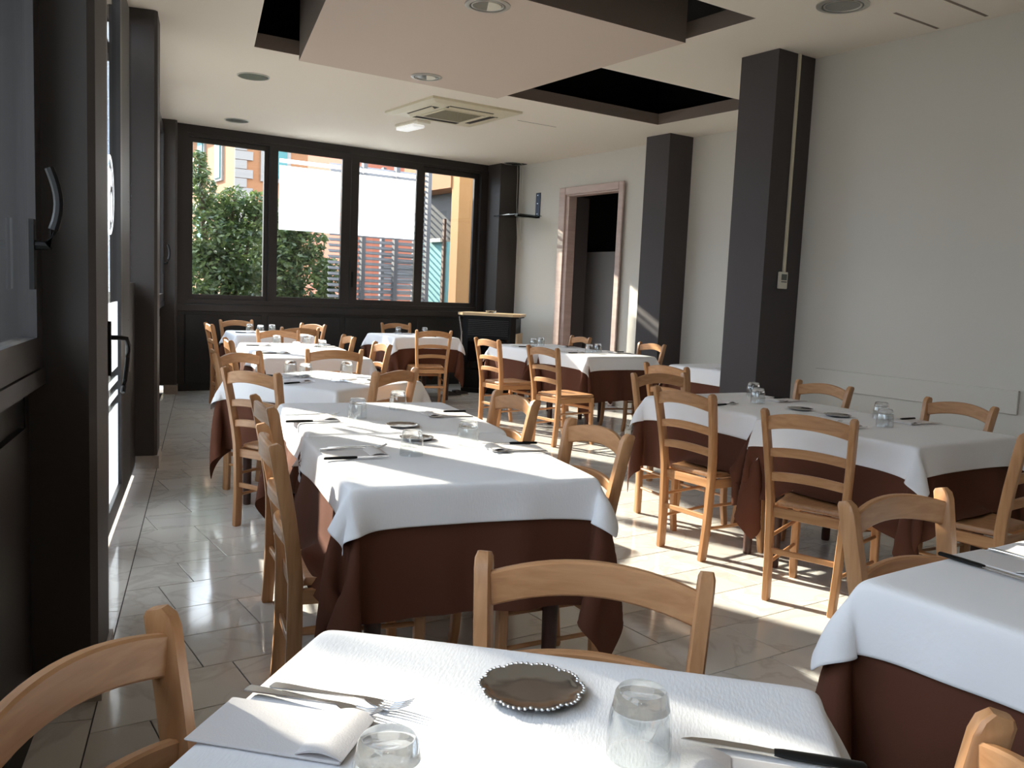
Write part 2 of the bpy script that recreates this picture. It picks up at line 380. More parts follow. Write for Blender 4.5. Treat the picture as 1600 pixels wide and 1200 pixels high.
# left wall: piers, plus parapet pieces
wl = sempty('wall_left')
PIERS = [(-4.45, -4.1), (-.62, -.27), (3.04, 3.40), (6.70, 7.06), (11.05, 11.28)]
for s0, s1 in PIERS:
    b = MB(); pl = [(s0, -.30), (s1, -.30), (s1, -.02), (s1-.02, 0), (s0+.02, 0), (s0, -.02)]
    b.prism([LW(s, n_, 0)[:2] for s, n_ in pl], 0.09, H-.0005); obj('pier', b, M_pier, wl)
    b = MB(); b.prism([LW(s0-.012, -.14, 0)[:2], LW(s1+.012, -.14, 0)[:2], LW(s1+.012, .012, 0)[:2], LW(s0-.012, .012, 0)[:2]], 0, .0895)
    obj('skirting_tile', b, M_skirt, wl)
def TLW(s, n_, z): return LW(s, n_, z)
def lbox(b, s0, s1, n0, n1, z0, z1): b.box(s0, s1, n0, n1, z0, z1, T=TLW) if False else b.add([LW(s, n_, z) for z in (z0, z1) for n_ in (n0, n1) for s in (s0, s1)], [(0, 1, 3, 2), (4, 6, 7, 5), (0, 4, 5, 1), (2, 3, 7, 6), (0, 2, 6, 4), (1, 5, 7, 3)])
def handle(parent, s, z, n0=-.10, flip=1, size=1.0):
    b = MB(); lbox(b, s-.016, s+.016, n0, n0+.012, z-.12, z+.07); obj('handle_plate', b, M_rub, parent)
    b = MB(); pts = []
    pts.append(LW(s, n0+.005, z)); pts.append(LW(s, n0+.045, z))
    for k in range(1, 9):
        a = k/8; pts.append(LW(s+.0*a, n0+.05+.022*math.sin(a*PI), z+flip*(.02+.19*a)))
    b.tube(pts, [.014]*3+[.013]*7, 8); autosmooth(obj('handle', b, M_rub, parent))
def sash(parent, s0, s1, z0, z1, n0=-.185, n1=-.137, fw=.09, name='frame'):
    b = MB()
    lbox(b, s0, s0+fw, n0, n1, z0, z1); lbox(b, s1-fw, s1, n0, n1, z0, z1); lbox(b, s0+fw, s1-fw, n0, n1, z0, z0+fw); lbox(b, s0+fw, s1-fw, n0, n1, z1-fw, z1)
    obj(name, b, M_frame, parent)
    b = MB(); lbox(b, s0+fw-.01, s1-fw+.01, (n0+n1)/2-.003, (n0+n1)/2+.003, z0+fw-.01, z1-fw+.01); obj('glass_pane', b, M_glass, parent)
def lead(parent, s0, s1, z0=0, z1=H, n0=-.25, n1=-.186):      # outer fixed frame of a bay
    for a in ((s0, s0+.05, z0, z1), (s1-.05, s1, z0, z1), (s0+.05, s1-.05, z1-.09, z1), (s0+.05, s1-.05, z0, z0+.03)):
        b = MB(); lbox(b, a[0], a[1], n0, n1, a[2], a[3]); obj('fixed_frame', b, M_frame, parent)
def window_bay(nm, s0, s1, nsash, hs=(), hz=1.42):
    w = sempty(nm, None); lead(w, s0, s1)
    b = MB(); lbox(b, s0+.05, s1-.05, -.25, -.19, .03, 1.02); obj('lower_panel', b, M_frame2, w)
    b = MB(); lbox(b, s0+.05, s1-.05, -.25, -.130, 1.021, 1.07); obj('window_sill', b, M_frame, w)
    L = (s1-s0-.1)/nsash
    for k in range(nsash):
        sash(w, s0+.05+k*L+.002, s0+.05+(k+1)*L-.002, 1.072, H-.092)
        b = MB(); lbox(b, s0+.05+k*L+.08, s0+.05+(k+1)*L-.08, -.189, -.170, .15, .9); obj('panel_molding', b, M_frame, w)
    for h in hs: handle(w, h, hz, -.136)
    return w
b = MB(); lbox(b, -4.1, -.62, -.25, -.10, 0, H-.0005); obj('infill', b, M_wall, wl)
window_bay('window_2', -.27, 3.04, 3, (2.80,), 1.42)
window_bay('window_3', 7.06, 11.05, 2, (10.75,), 1.5)
# door bay
d1 = sempty('door_1'); lead(d1, 3.40, 6.70)
def door_leaf(s0, s1, hs=None):
    sash(d1, s0, s1, .045, H-.14, fw=.10, name='door_leaf')
    if hs: 
        b = MB(); lbox(b, hs-.018, hs+.018, -.1365, -.122, .85, 1.12); obj('handle_plate', b, M_rub, d1)
        b = MB(); p = [LW(hs, -.125, 1.04), LW(hs, -.08, 1.04), LW(hs+.02, -.055, 1.035)]
        for k in range(1, 10): a = k/9; p.append(LW(hs+.03+.07*math.sin(a*PI*.9), -.045-.03*a, 1.03-.27*a))
        b.tube(p, .012, 8); autosmooth(obj('handle', b, M_rub, d1))
door_leaf(3.86, 4.50); door_leaf(4.76, 5.66, 4.84)
b = MB(); lbox(b, 4.51, 4.75, -.185, -.137, .031, H-.091); obj('fixed_post', b, M_frame, d1)
b = MB(); lbox(b, 3.451, 3.85, -.185, -.137, .031, H-.091); obj('side_panel', b, M_frame2, d1)  # unseen infill, added to keep sun off the right-edge table's cloth
b = MB(); lbox(b, 6.23, 6.649, -.185, -.14, .045, 1.30); obj('low_panel', b, M_frame2, d1)  # solid lower part added to stop a sun patch on the floor
b = MB(); lbox(b, 6.23, 6.649, -.165, -.16, 1.301, H-.14); obj('glass_pane', b, M_glass, d1)  # glass gap shaped to let sun onto the second centre table
b = MB(); lbox(b, 5.68, 6.22, -.185, -.14, .045, H-.14); obj('blind_panel', b, M_frame2, d1)
for z in (.75, 1.07, 1.8, 2.5):
    b = MB(); c_ = LW(6.1, -.138, z); b.lathe([(.001, -.002), (.006, -.002), (.006, .003), (.001, .003)], 8, c_); obj('screw', b, M_steel, d1)
b = MB(); lbox(b, 3.965, 4.395, -.1555, -.1545, 1.80, 2.86); obj('frosted_film', b, M_film, d1)  # invented film on the unseen leaf, blocks high sun to the right-edge table
# frosted film, sticker and stripes on the door glass
for z0, z1 in ((.15, .62), (.67, .70), (.75, .78), (.83, 1.2)):
    b = MB(); lbox(b, 4.865, 5.555, -.1555, -.1545, z0, z1); obj('frosted_film', b, M_film, d1)
    b = MB(); lbox(b, 3.965, 4.395, -.1555, -.1545, z0, z1); obj('frosted_film', b, M_film, d1)  # bands repeated on the unseen leaf, added to stop sun on the left floor
b = MB(); cs, cz = 5.17, 1.76; N_ = 40; rg = []
for k in range(N_):
    a = 2*PI*k/N_; rg.append([LW(cs+r*math.cos(a), n_, cz+r*math.sin(a)) for r, n_ in ((.185, -.1555), (.205, -.1555), (.205, -.1545), (.185, -.1545))])
rg.append(rg[0]); b.rings(rg, cap=False)
for pts in ([(-.10, -.16), (-.02, -.17), (-.04, -.02), (.02, .04), (0, .13), (-.06, .14), (-.12, .05)], [(.03, -.14), (.09, -.12), (.10, .0), (.05, .02)], [(.03, .06), (.11, .05), (.09, .12), (.04, .14)]):
    n0 = len(pts); b.add([LW(cs+p[0], n_, cz+p[1]) for n_ in (-.1555, -.1545) for p in pts], [tuple(range(n0)), tuple(range(n0, 2*n0))[::-1]]+[(i, (i+1) % n0, n0+(i+1) % n0, n0+i) for i in range(n0)])
M_stick = filmmat(); M_stick.name = 'sticker_white'
obj('round_sticker', b, M_stick, d1)

# far window wall
fw_ = sempty('wall_front')
b = MB(); b.box(2.45, 6.83, YF, YF+.12, 0, 1.06); obj('lower_wall', b, M_frame2, fw_)
for x0, x1 in ((2.66, 3.58), (3.66, 4.62), (4.70, 5.68), (5.76, 6.70)):
    b = MB(); b.bbox(x0, x1, YF-.018, YF-.0005, .09, .92, .004); obj('lower_panel', b, M_frame2, fw_)
b = MB(); b.bbox(2.55, 6.83, YF-.03, YF-.0005, .96, 1.04, .004); obj('ledge', b, M_frame, fw_)
b = MB(); b.box(2.45, 6.83, YF-.001, YF+.12, 3.035, H); b.box(2.45, 2.68, YF-.001, YF+.12, 1.06, 3.035); obj('header', b, M_frame, fw_)
w1 = sempty('window_1', 'row of four dark framed sliding windows in the far wall')
for a in ((2.68, 2.70, YF, YF+.1, 1.061, 3.034), (6.71, 6.829, YF-.02, YF+.1, 1.061, 3.034), (2.70, 6.71, YF, YF+.1, 2.995, 3.034), (2.70, 6.71, YF, YF+.1, 1.061, 1.10)):
    b = MB(); b.box(*a); obj('outer_frame', b, M_frame, w1)
SA = [(2.701, 3.70, .045), (3.66, 4.735, .0), (4.74, 5.785, .0), (5.745, 6.709, .045)]
GL = [(2.753, 3.606, 2.938), (3.766, 4.612, 2.952), (4.849, 5.69, 2.94), (5.837, 6.633, 2.925)]
for (x0, x1, dy), (g0, g1, gt) in zip(SA, GL):
    y0, y1 = YF-.005+dy, YF+.035+dy
    b = MB(); b.box(x0, g0, y0, y1, 1.101, 2.994); b.box(g1, x1, y0, y1, 1.101, 2.994); b.box(g0, g1, y0, y1, 1.101, 1.160); b.box(g0, g1, y0, y1, gt, 2.994)
    obj('sash_frame', b, M_frame, w1)
    b = MB(); b.box(g0-.005, g1+.005, y0+.017, y0+.023, 1.155, gt+.005); obj('glass_pane', b, M_glass, w1)
for (g0, g1) in ((3.79, 4.600), (4.852, 5.685)):
    b = MB(); b.box(g0, g1, YF+.0195, YF+.021, 2.0, 2.785); b.box(g0, g1, YF+.0195, YF+.021, 2.82, 2.868); obj('frosted_film', b, M_film, w1)
b = MB(); b.box(4.765, 4.79, YF-.02, YF-.0055, 1.32, 1.52); obj('latch', b, M_rub, w1)
b = MB(); b.box(3.60, 3.625, YF+.02, YF+.0445, 1.16, 2.93); 
# skirting tile by the corner pier
b = MB(); b.prism([LW(10.95, -.13, 0)[:2], LW(11.045, -.13, 0)[:2], LW(11.045, .01, 0)[:2], LW(10.95, .01, 0)[:2]], 0, .1); struct('baseboard_left', b, M_skirt)

# ------------------------------------------------------------------ ceiling fixtures
def downlight(x, y, z, r, label, half=False):
    t = thing('downlight', label, 'ceiling light', (x, y, z), 0)
    b = MB(); q_ = .80 if half or r > .15 else .92
    b.lathe([(r, 0), (r, -.005), (r*(q_+1)/2, -.009), (r*q_, -.008), (r*q_, -.002)], 36, cap=False); autosmooth(obj('ring', b, M_rim, t))
    if q_ < .9: b = MB(); b.lathe([(r*.72, -.001), (r*.72, -.007), (r*.68, -.009), (r*.65, -.003)], 36, cap=False); autosmooth(obj('inner_ring', b, M_rim, t))
    b = MB(); b.lathe([(r*(q_-.01), -.0035), (r*.4, -.0045), (.001, -.005)], 36, cap=False); autosmooth(obj('lamp_glass', b, M_lampg, t))
    if half:
        b = MB(); pts = [(r*.6*math.cos(a), r*.6*math.sin(a)) for a in [PI*k/14-PI/2-.5 for k in range(15)]]; b.prism(pts, -.009, -.0055); obj('reflector', b, M_white, t)
downlight(2.506, 7.891, H, .14, 'plain recessed round ceiling light nearest the left wall piers')
downlight(3.045, 10.16, H, .135, 'small round ceiling light above the leftmost far window')
downlight(6.95, 10.40, H, .13, 'round ceiling light in the far right corner over the shelf bracket')
downlight(4.609, 3.448, H, .152, 'round ringed ceiling light in front of the tall dark column')
downlight(3.50, 6.56, 3.06, .128, 'round light on the suspended soffit, the one near the air conditioner', True)
downlight(2.905, 4.695, 3.06, .138, 'round light on the suspended soffit cut by the top of the frame', True)

ac = thing('air_conditioner', 'square cream cassette air conditioner set in the white ceiling', 'air conditioner', (4.53, 7.91, H), 0)
b = MB(); S = .505
b.rings([[(-S, -S, 0), (S, -S, 0), (S, S, 0), (-S, S, 0)][::-1], [(-S, -S, -.022), (S, -S, -.022), (S, S, -.022), (-S, S, -.022)][::-1], [(-.43, -.43, -.040), (.43, -.43, -.040), (.43, .43, -.040), (-.43, .43, -.040)][::-1]])
obj('housing', b, M_cream, ac)
b = MB(); b.box(-.24, .24, -.24, .24, -.047, -.0405); obj('intake_grille', b, M_cream, ac)
b = MB()
for k in range(15): y = -.21+k*.03; b.box(-.21, .21, y-.004, y+.004, -.0515, -.0475)
tag(obj('grille_bars', b, mat('grille_bar_grey', (150, 146, 130), .5), ac), kind='stuff')  # bars in a darker, greyer tone than the cream grille
for k in range(4):
    R_ = Matrix.Rotation(k*PI/2, 4, 'Z')
    b = MB(); b.box(-.25, .25, -.385, -.295, -.0425, -.0402); o = obj('air_outlet', b, mat('slot_dark', (40, 36, 34), .7) if k == 0 else MATS['slot_dark'], ac); o.rotation_euler = (0, 0, k*PI/2)
    b = MB(); b.add([(-.25, -.372, -.044), (.25, -.372, -.044), (.25, -.345, -.062 if k in (0, 3) else -.046), (-.25, -.345, -.062 if k in (0, 3) else -.046), (-.25, -.372, -.047), (.25, -.372, -.047), (.25, -.345, -.065 if k in (0, 3) else -.049), (-.25, -.345, -.065 if k in (0, 3) else -.049)], [(0, 1, 2, 3), (7, 6, 5, 4), (0, 4, 5, 1), (2, 6, 7, 3), (1, 5, 6, 2), (0, 3, 7, 4)])
    o = obj('flap', b, M_cream, ac); o.rotation_euler = (0, 0, k*PI/2)
em = thing('emergency_light', 'small rectangular white emergency light beside the air conditioner', 'emergency light', (4.53, 8.78, H), .05)
b = MB(); b.bbox(-.085, .085, -.24, .24, -.03, 0, .005); obj('base', b, M_white, em)
b = MB(); b.bbox(-.075, .075, -.14, .23, -.062, -.0302, .008); obj('diffuser', b, M_emit, em)

# conduit + thermostat on the tall column
t = thing('thermostat', 'small white wall thermostat on the tall dark column', 'thermostat', (5.263, 4.28, 1.517))
b = MB(); b.bbox(-.045, .045, -.022, -.0005, -.06, .062, .004); obj('body', b, M_white, t)
b = MB(); b.box(-.028, .032, -.0235, -.0221, .002, .046); obj('screen', b, mat('lcd', (96, 102, 96), .3), t)
b = MB(); b.box(-.028, .01, -.0235, -.0221, -.014, -.006); b.box(.012, .032, -.0235, -.0221, -.014, -.006); obj('buttons', b, M_lampg, t)
b = MB(); b.bbox(5.262, 5.284, 4.262, 4.2795, 1.58, H-.001, .002); tag(obj('cable_conduit', b, M_cream), 'thin white cable conduit running up the tall dark column to the ceiling', 'conduit')

# bracket shelf, its cables
t = thing('shelf_bracket', 'dark metal bracket with thin glass shelf on the wall left of doorway', 'shelf', (7.1495, 10.03, 2.37))
b = MB(); b.bbox(-.012, 0, -.05, .05, 0, .345, .002); obj('back_plate', b, mat('blue_black_metal', (38, 44, 58), .4, .5), t)
b = MB(); b.bbox(-.36, -.0125, -.03, .03, 0, .018, .002); obj('arm', b, M_rub, t)
b = MB(); b.prism([(-.40, -.14), (-.02, -.12), (-.02, .34), (-.28, .62), (-.40, .50)], .0185, .028); obj('shelf_plate', b, glassmat('shelf_glass', (.55, .62, .62, 1)), t)
b = MB(); b.prism([(-.405, .1), (-.35, .12), (-.26, .66), (-.31, .68)], .0285, .034); obj('edge_trim', b, M_steel, t)
for z in (.06, .2, .31):
    b = MB(); b.add([(-.014+(-.003)*(i % 2), .008*math.cos(k*PI/4), z+.008*math.sin(k*PI/4)) for i in (0, 1) for k in range(8)], [tuple(range(8)), tuple(range(8, 16))[::-1]]+[(k, (k+1) % 8, 8+(k+1) % 8, 8+k) for k in range(8)]); obj('screw', b, M_steel, t)
t = thing('cable_hatch', 'small black opening with loose white cables at the ceiling corner', 'cable outlet', (7.05, 10.42, H))
b = MB(); b.bbox(-.05, .06, -.13, .13, -.008, 0, .002); obj('plate', b, M_rub, t)
for k in range(3):
    b = MB(); y0 = -.06+.06*k; b.tube([(.03, y0, -.01), (.06, y0+.03, -.2), (.055, y0+.01*k, -.5), (.085, y0-.02, -.75-.3*k)], .004, 6); obj('cable', b, M_wire, t)

# grey partition in the side room
b = MB(); b.bbox(7.72, 7.78, 7.9, 9.65, 0, 1.94, .004); tag(obj('grey_cupboard', b, M_graypanel), 'plain grey cupboard side seen inside the dark doorway', 'cupboard')

# ------------------------------------------------------------------ chairs
def sweep_post(path, w, d):     # path of (x,y,z,wscale,dscale); 8-corner section
    rg = []
    for (x, y, z, ws, ds, tilt) in path:
        a, c = w/2*ws, d/2*ds; k = .25
        pts = [(-a+a*k, -c), (a-a*k, -c), (a, -c+c*k), (a, c-c*k), (a-a*k, c), (-a+a*k, c), (-a, c-c*k), (-a, -c+c*k)]
        rg.append([(x+p[0], y+p[1], z+p[1]*tilt) for p in pts])
    return rg
def slat_mb(zc, hh, half, yb, sag, arch, th=.020, n=14):
    b = MB(); rg = []
    for i in range(n+1):
        t = -1+2*i/n; x = half*t; y = yb-sag*(1-t*t); z = zc+arch*(1-t*t)
        h = hh/2; e = .004
        rg.append([(x, y-th/2, z-h+e), (x, y-th/2+e, z-h), (x, y+th/2-e, z-h), (x, y+th/2, z-h+e), (x, y+th/2, z+h-e), (x, y+th/2-e, z+h), (x, y-th/2+e, z+h), (x, y-th/2, z+h-e)])
    b.rings(rg); return b
def post_y(z):
    return -.205-.012*max(0, (.25-z)/.25)**1.5*1.2-.068*max(0, (z-.45)/.43)**1.35
def post_x(z): return .150+.018*z/.45 if z < .45 else .168+.030*(z-.45)/.43
def make_chair(name, label):
    t = thing(name, label, 'chair', (0, 0, 0), 0, None)
    for s in (-1, 1):
        path = []
        for z in (0, .01, .1, .2, .3, .4, .46, .55, .65, .75, .82, .855): 
            path.append((s*post_x(z), post_y(z), z, .85 if z == 0 else 1, .85 if z == 0 else (1 if z < .4 else .96), 0))
        path.append((s*post_x(.872), post_y(.872)-.002, .871, .97, .86, .10)); path.append((s*post_x(.88), post_y(.88)-.006, .880, .75, .52, .25))
        b = MB(); b.rings([r for r in sweep_post(path, .030, .046)]); autosmooth(obj('back_leg', b, M_wz, t), 35)
        path = []
        for z in (0, .012, .1, .2, .3, .38, .428): path.append((s*(.187+.006*(1-z/.43)), .178+.022*max(0, (.2-z)/.2)**2, z, .8 if z == 0 else .88+.12*z/.43, .8 if z == 0 else .88+.12*z/.43, 0))
        b = MB(); b.rings(sweep_post(path, .036, .036)); autosmooth(obj('front_leg', b, M_wz, t), 35)
    y = post_y(.83)+.002; autosmooth(obj('crest_rail', slat_mb(.818, .064, post_x(.83)-.012, y, .030, .026), M_wx, t), 35)
    y = post_y(.69); autosmooth(obj('slat', slat_mb(.683, .040, post_x(.69)-.012, y, .026, .016), M_wx, t), 35)
    y = post_y(.58); autosmooth(obj('slat', slat_mb(.572, .040, post_x(.58)-.012, y, .022, .014), M_wx, t), 35)
    # seat: rounded trapezoid, slightly dished
    out = []
    for k in range(10): a = k/9*PI/2; out.append((.205-.05+.05*math.cos(a), .215-.05+.05*math.sin(a)*.9))
    for k in range(10): a = PI/2+k/9*PI/2; out.append((-.205+.05+.05*math.cos(a), .215-.05+.05*math.sin(a)*.9))
    out += [(-.150, -.178), (.150, -.178)]
    c0 = (0, .02); b = MB()
    def ring(f, z): return [(c0[0]+(p[0]-c0[0])*f, c0[1]+(p[1]-c0[1])*f, z) for p in out]
    b.rings([ring(.95, .4305), ring(1, .436), ring(1, .450), ring(.965, .457), ring(.8, .4545), ring(.4, .4515)]); autosmooth(obj('seat', b, M_wy, t), 50)
    b = MB(); b.bbox(-.170, .170, .168, .186, .385, .4298, .002); obj('seat_rail', b, M_wx, t)
    b = MB(); b.bbox(-.152, .152, -.206, -.188, .385, .4298, .002); obj('seat_rail', b, M_wx, t)
    for s in (-1, 1):
        b = MB(); b.box(-.009, .009, -.188, .160, .385, .4298, T=lambda x, y, z: (s*(.170+(y+.19)*.05)+x, y, z)); obj('seat_rail', b, M_wy, t)
        for z in (.17, .29):
            b = MB(); b.tube([(s*post_x(z), -.20, z), (s*.19, .175, z+.005)], .0085, 8); autosmooth(obj('stretcher', b, M_wy, t))
    for z, y, hw in ((.23, -.207, .15), (.33, .180, .18)):
        b = MB(); b.bbox(-hw, hw, y-.008, y+.008, z-.013, z+.013, .003); obj('stretcher', b, M_wx, t)
    return t
def copy_tree(o, parent=None):
    c = o.copy(); C.objects.link(c)
    if parent is not None: c.parent = parent
    for ch in list(o.children): copy_tree(ch, c)
    return c
CH = [  # back-top midpoint x, y, facing deg, label
 (.980, 1.160, -134, 'light wooden chair facing the camera across the nearest table, beyond the silver tray'),
 (.150, 1.130, -45, 'large light wooden chair at the bottom left corner of the photo, left of the forks'),
 (.900, .360, 135, 'light wooden chair of which only a post top shows at the bottom right corner'),
 (2.06, 1.25, -92, 'light wooden chair behind the table cut by the right edge, beyond its black knife'),
 (.915, 2.655, -13, 'light wooden chair seen side-on at the left of the front centre table'),
 (1.145, 3.405, -9, 'light wooden chair just behind the side-on chair, left of the second centre table'),
 (1.475, 4.61, 25, 'light wooden chair with back to the camera at the near left of the turned table'),
 (1.755, 5.75, -60, 'light wooden chair at the far left side of the turned table'),
 (2.275, 4.53, 119, 'light wooden chair back in the middle, pushed against the right side of the turned table'),
 (2.53, 6.02, 80, 'light wooden chair back standing between the turned table and the paired tables behind it'),
 (2.08, 7.08, -10, 'light wooden chair seen edge-on, pushed to the left side of the paired tables'),
 (3.33, 7.62, 170, 'light wooden chair at the right side of the paired tables, the farther one'),
 (2.60, 9.55, -6, 'shaded wooden chair standing alone against the dark wall in the far left corner'),
 (3.16, 10.47, -80, 'light wooden chair back behind the far left corner table, right under the windows'),
 (3.84, 9.80, -160, 'sunlit wooden chair at the right of the far left corner table'),
 (2.95, 8.42, -97, 'light wooden chair behind the paired tables, its crest left of a similar one'),
 (3.38, 8.98, 88, 'light wooden chair at the near side of the far left corner table'),
 (5.22, 10.40, -92, 'light wooden chair beyond the square table left of the stove, under the far windows'),
 (4.85, 8.72, 74, 'tall wooden chair back before the square table left of the stove'),
 (3.22, 6.68, 172, 'light wooden chair at the right side of the paired tables, the nearer one'),
 (4.69, 7.33, 2, 'light wooden chair in front of the stove, facing the rear table by the doorway'),
 (4.61, 6.29, 4, 'sunlit light wooden chair facing the table nearest the doorway, right of a similar chair'),
 (6.27, 7.86, 172, 'light wooden chair against the right wall whose crest shows before the open doorway'),
 (6.36, 6.78, 176, 'light wooden chair whose crest shows before the foot of the column right of the doorway'),
 (4.45, 4.57, 2, 'light wooden chair left of the half-hidden table behind the tall dark column'),
 (3.90, 4.06, -96, 'light wooden chair facing us at the far end of the right-hand pair of tables'),
 (3.32, 3.265, 1, 'light wooden chair with back to us at the left of the rear right-hand table'),
 (3.20, 2.40, 16, 'tall light wooden chair with back to us at the left of the front right-hand table'),
 (4.56, 3.34, 175, 'light wooden chair by the white wall at the right of the rear right-hand table'),
 (4.50, 2.46, 171, 'light wooden chair by the white wall at the right of the front right-hand table'),
 (3.82, 1.72, 92, 'light wooden chair cut by the right edge, at the near end of the right-hand tables'),
 (2.04, 2.44, 172, 'light wooden chair at the right side of the front centre table'),
 (2.27, 3.31, 172, 'light wooden chair at the right side of the joined second centre table'),
]
proto = None; chairs = []
for i, (x, y, a, lb) in enumerate(CH):
    if proto is None: o = proto = make_chair('dining_chair', lb)
    else: o = copy_tree(proto); o['label'] = lb
    o['group'] = 'light wooden ladder-back dining chairs'
    a = math.radians(a); ox, oy = x+.262*math.cos(a), y+.262*math.sin(a)
    o.location = (ox, oy, 0); o.rotation_euler = (0, 0, a-PI/2); chairs.append((ox, oy, a))

# ------------------------------------------------------------------ tables and draped cloths
# key: cx, cy, angle, w, d, (limit at far side, limit at near side), shift of brown (x,y), shift of white, name phrase
TAB = {
 'near': (.568, .805, -45.5, .80, .80, (0, 0), (0, 0), (.0, .0), 'nearest table'),
 'J': (2.099, .675, 0, .84, .84, (0, 0), (.0, 0), (-.01, .0), 'table cut by the right edge'),
 'A1': (1.525, 2.680, -12.5, .80, .90, (1, 0), (0, 0), (0, -.01), 'front centre table'),
 'A2': (1.765, 3.600, -12.5, .82, .90, (0, 1), (0, 0), (0, 0), 'second centre table joined to the front one'),
 'B': (2.083, 5.081, 28.2, .84, .84, (0, 0), (0, 0), (.02, -.0), 'turned table in the middle left'),
 'C1': (2.700, 6.95, -11, .84, .84, (1, 0), (0, 0), (0, 0), 'nearer of the paired tables'),
 'C2': (2.865, 7.80, -11, .84, .84, (0, 1), (0, 0), (0, 0), 'farther of the paired tables'),
 'D': (3.33, 9.80, -9, .84, .84, (0, 0), (0, 0), (0, 0), 'far left corner table'),
 'E': (5.06, 9.62, -3, .84, .84, (0, 0), (0, 0), (0, 0), 'square table left of the stove'),
 'F': (5.69, 7.78, -3, .84, .82, (0, 1), (0, 0), (0, 0), 'rear table by the doorway'),
 'G': (5.746, 6.92, -3, .84, .84, (1, 0), (0, -.03), (0, 0), 'table nearest the doorway'),
 'H': (4.035, 3.435, -2, .84, .88, (0, 1), (0, 0), (0, 0), 'rear right-hand table'),
 'I': (3.958, 2.528, -.5, .84, .88, (1, 0), (0, 0), (0, 0), 'front right-hand table'),
 'K': (6.02, 5.30, 0, .84, .84, (0, 0), (0, 0), (0, 0), 'half-hidden table behind the tall dark column'),
}
KEYS = list(TAB); NT = len(KEYS); FL, ZT = .385, .758
pf = np.array([0, .012, .04, .075, .11, .145, .18, .215, .25, .285, .32, .353, FL])   # flap samples from edge outwards
nin = 13; n1 = len(pf)-1; NG = 2*len(pf)+nin-0
def coords(w, sh):
    inn = np.linspace(-w/2, w/2, nin+2)[1:-1]
    lo = -w/2-pf[::-1]*(FL-sh)/FL; hi = w/2+pf*(FL+sh)/FL
    return np.concatenate([lo, inn, hi])
U = np.stack([coords(TAB[k][3], TAB[k][6][0]) for k in KEYS]); V = np.stack([coords(TAB[k][4], TAB[k][6][1]) for k in KEYS])
NG = U.shape[1]
W_ = np.array([TAB[k][3] for k in KEYS])[:, None, None]; D_ = np.array([TAB[k][4] for k in KEYS])[:, None, None]
UU = np.broadcast_to(U[:, :, None], (NT, NG, NG)); VV = np.broadcast_to(V[:, None, :], (NT, NG, NG))
cu = np.clip(UU, -W_/2, W_/2); cv = np.clip(VV, -D_/2, D_/2); eu, ev = UU-cu, VV-cv
Lx = np.hypot(eu, ev); fixed = Lx < 1e-9
rs = np.random.RandomState(3)
P = np.zeros((NT, NG, NG, 3)); dirx = np.where(Lx > 0, eu/np.maximum(Lx, 1e-9), 0); diry = np.where(Lx > 0, ev/np.maximum(Lx, 1e-9), 0)
corner = (np.abs(eu) > 1e-9) & (np.abs(ev) > 1e-9)
out = np.where(corner, .30*Lx, .06*Lx)+.004
ph = rs.rand(NT, 1, 1)*6
wob = .012*np.sin((cu+cv)*17+ph)*Lx/FL
P[..., 0] = cu+dirx*(out+wob)*(~fixed); P[..., 1] = cv+diry*(out+wob)*(~fixed); P[..., 2] = ZT+.004-np.where(fixed, 0, np.sqrt(np.maximum(Lx**2-out**2*.9, 0)))
sgn = np.where((eu*ev) > 0, 1, -1)*(np.abs(eu)-np.abs(ev))
P[..., 0] += np.where(corner, np.sign(sgn)*0+diry*-.05*(np.abs(eu)-np.abs(ev))*3, 0)*.5
P[..., 1] += np.where(corner, dirx*.05*(np.abs(eu)-np.abs(ev))*3, 0)*.5
P[..., 2] += np.where(fixed, 0, rs.randn(NT, NG, NG)*.0015)
Q = P.copy(); im = np.where(fixed, 0., 1.)[..., None]
R3 = np.stack([UU, VV, np.zeros_like(UU)], -1)
def cons(ax, step, off, stiff, a2=None):
    n = NG
    def sl(st):
        s = [slice(None)]*3; s[1+ax] = slice(off+st, n-step+st, 2*step if step == 1 else 4); return tuple(s)
    return (sl(0), sl(step), stiff)
def pair(i0, j0, di, dj, si, sj, stiff):
    ai = np.arange(i0, NG-di, si); A = (slice(None), slice(i0, NG-di, si), slice(max(0, -dj)+j0, NG-max(0, dj), sj))
    ni = len(range(i0, NG-di, si)); nj = len(range(max(0, -dj)+j0, NG-max(0, dj), sj))
    B = (slice(None), slice(i0+di, i0+di+si*ni, si), slice(max(0, -dj)+j0+dj, max(0, -dj)+j0+dj+sj*nj, sj))
    r = np.linalg.norm(R3[A]-R3[B], axis=-1, keepdims=True); wa, wb = im[A], im[B]
    return A, B, r, wa, wb, np.maximum(wa+wb, 1e-9), stiff
PR = []
for o2 in (0, 1): PR.append(pair(o2, 0, 1, 0, 2, 1, 1.)); PR.append(pair(0, o2, 0, 1, 1, 2, 1.))
for o2 in (0, 1): PR.append(pair(o2, 0, 1, 1, 2, 1, .45)); PR.append(pair(o2, 0, 1, -1, 2, 1, .45))
for o2 in (0, 1): PR.append(pair(o2, 0, 2, 0, 4, 1, .12)); PR.append(pair(0, o2, 0, 2, 1, 4, .12)); PR.append(pair(o2+2, 0, 2, 0, 4, 1, .12)); PR.append(pair(0, o2+2, 0, 2, 1, 4, .12))
lim_hi = np.array([TAB[k][5][0] for k in KEYS]); lim_lo = np.array([TAB[k][5][1] for k in KEYS])
TT = []
for k in KEYS:
    cx, cyy, a = TAB[k][0], TAB[k][1], math.radians(TAB[k][2])
    TT.append((cx, cyy, math.cos(a), math.sin(a), [(ox-cx, oy-cyy, f) for ox, oy, f in chairs if math.hypot(ox-cx, oy-cyy) < 1.05]))
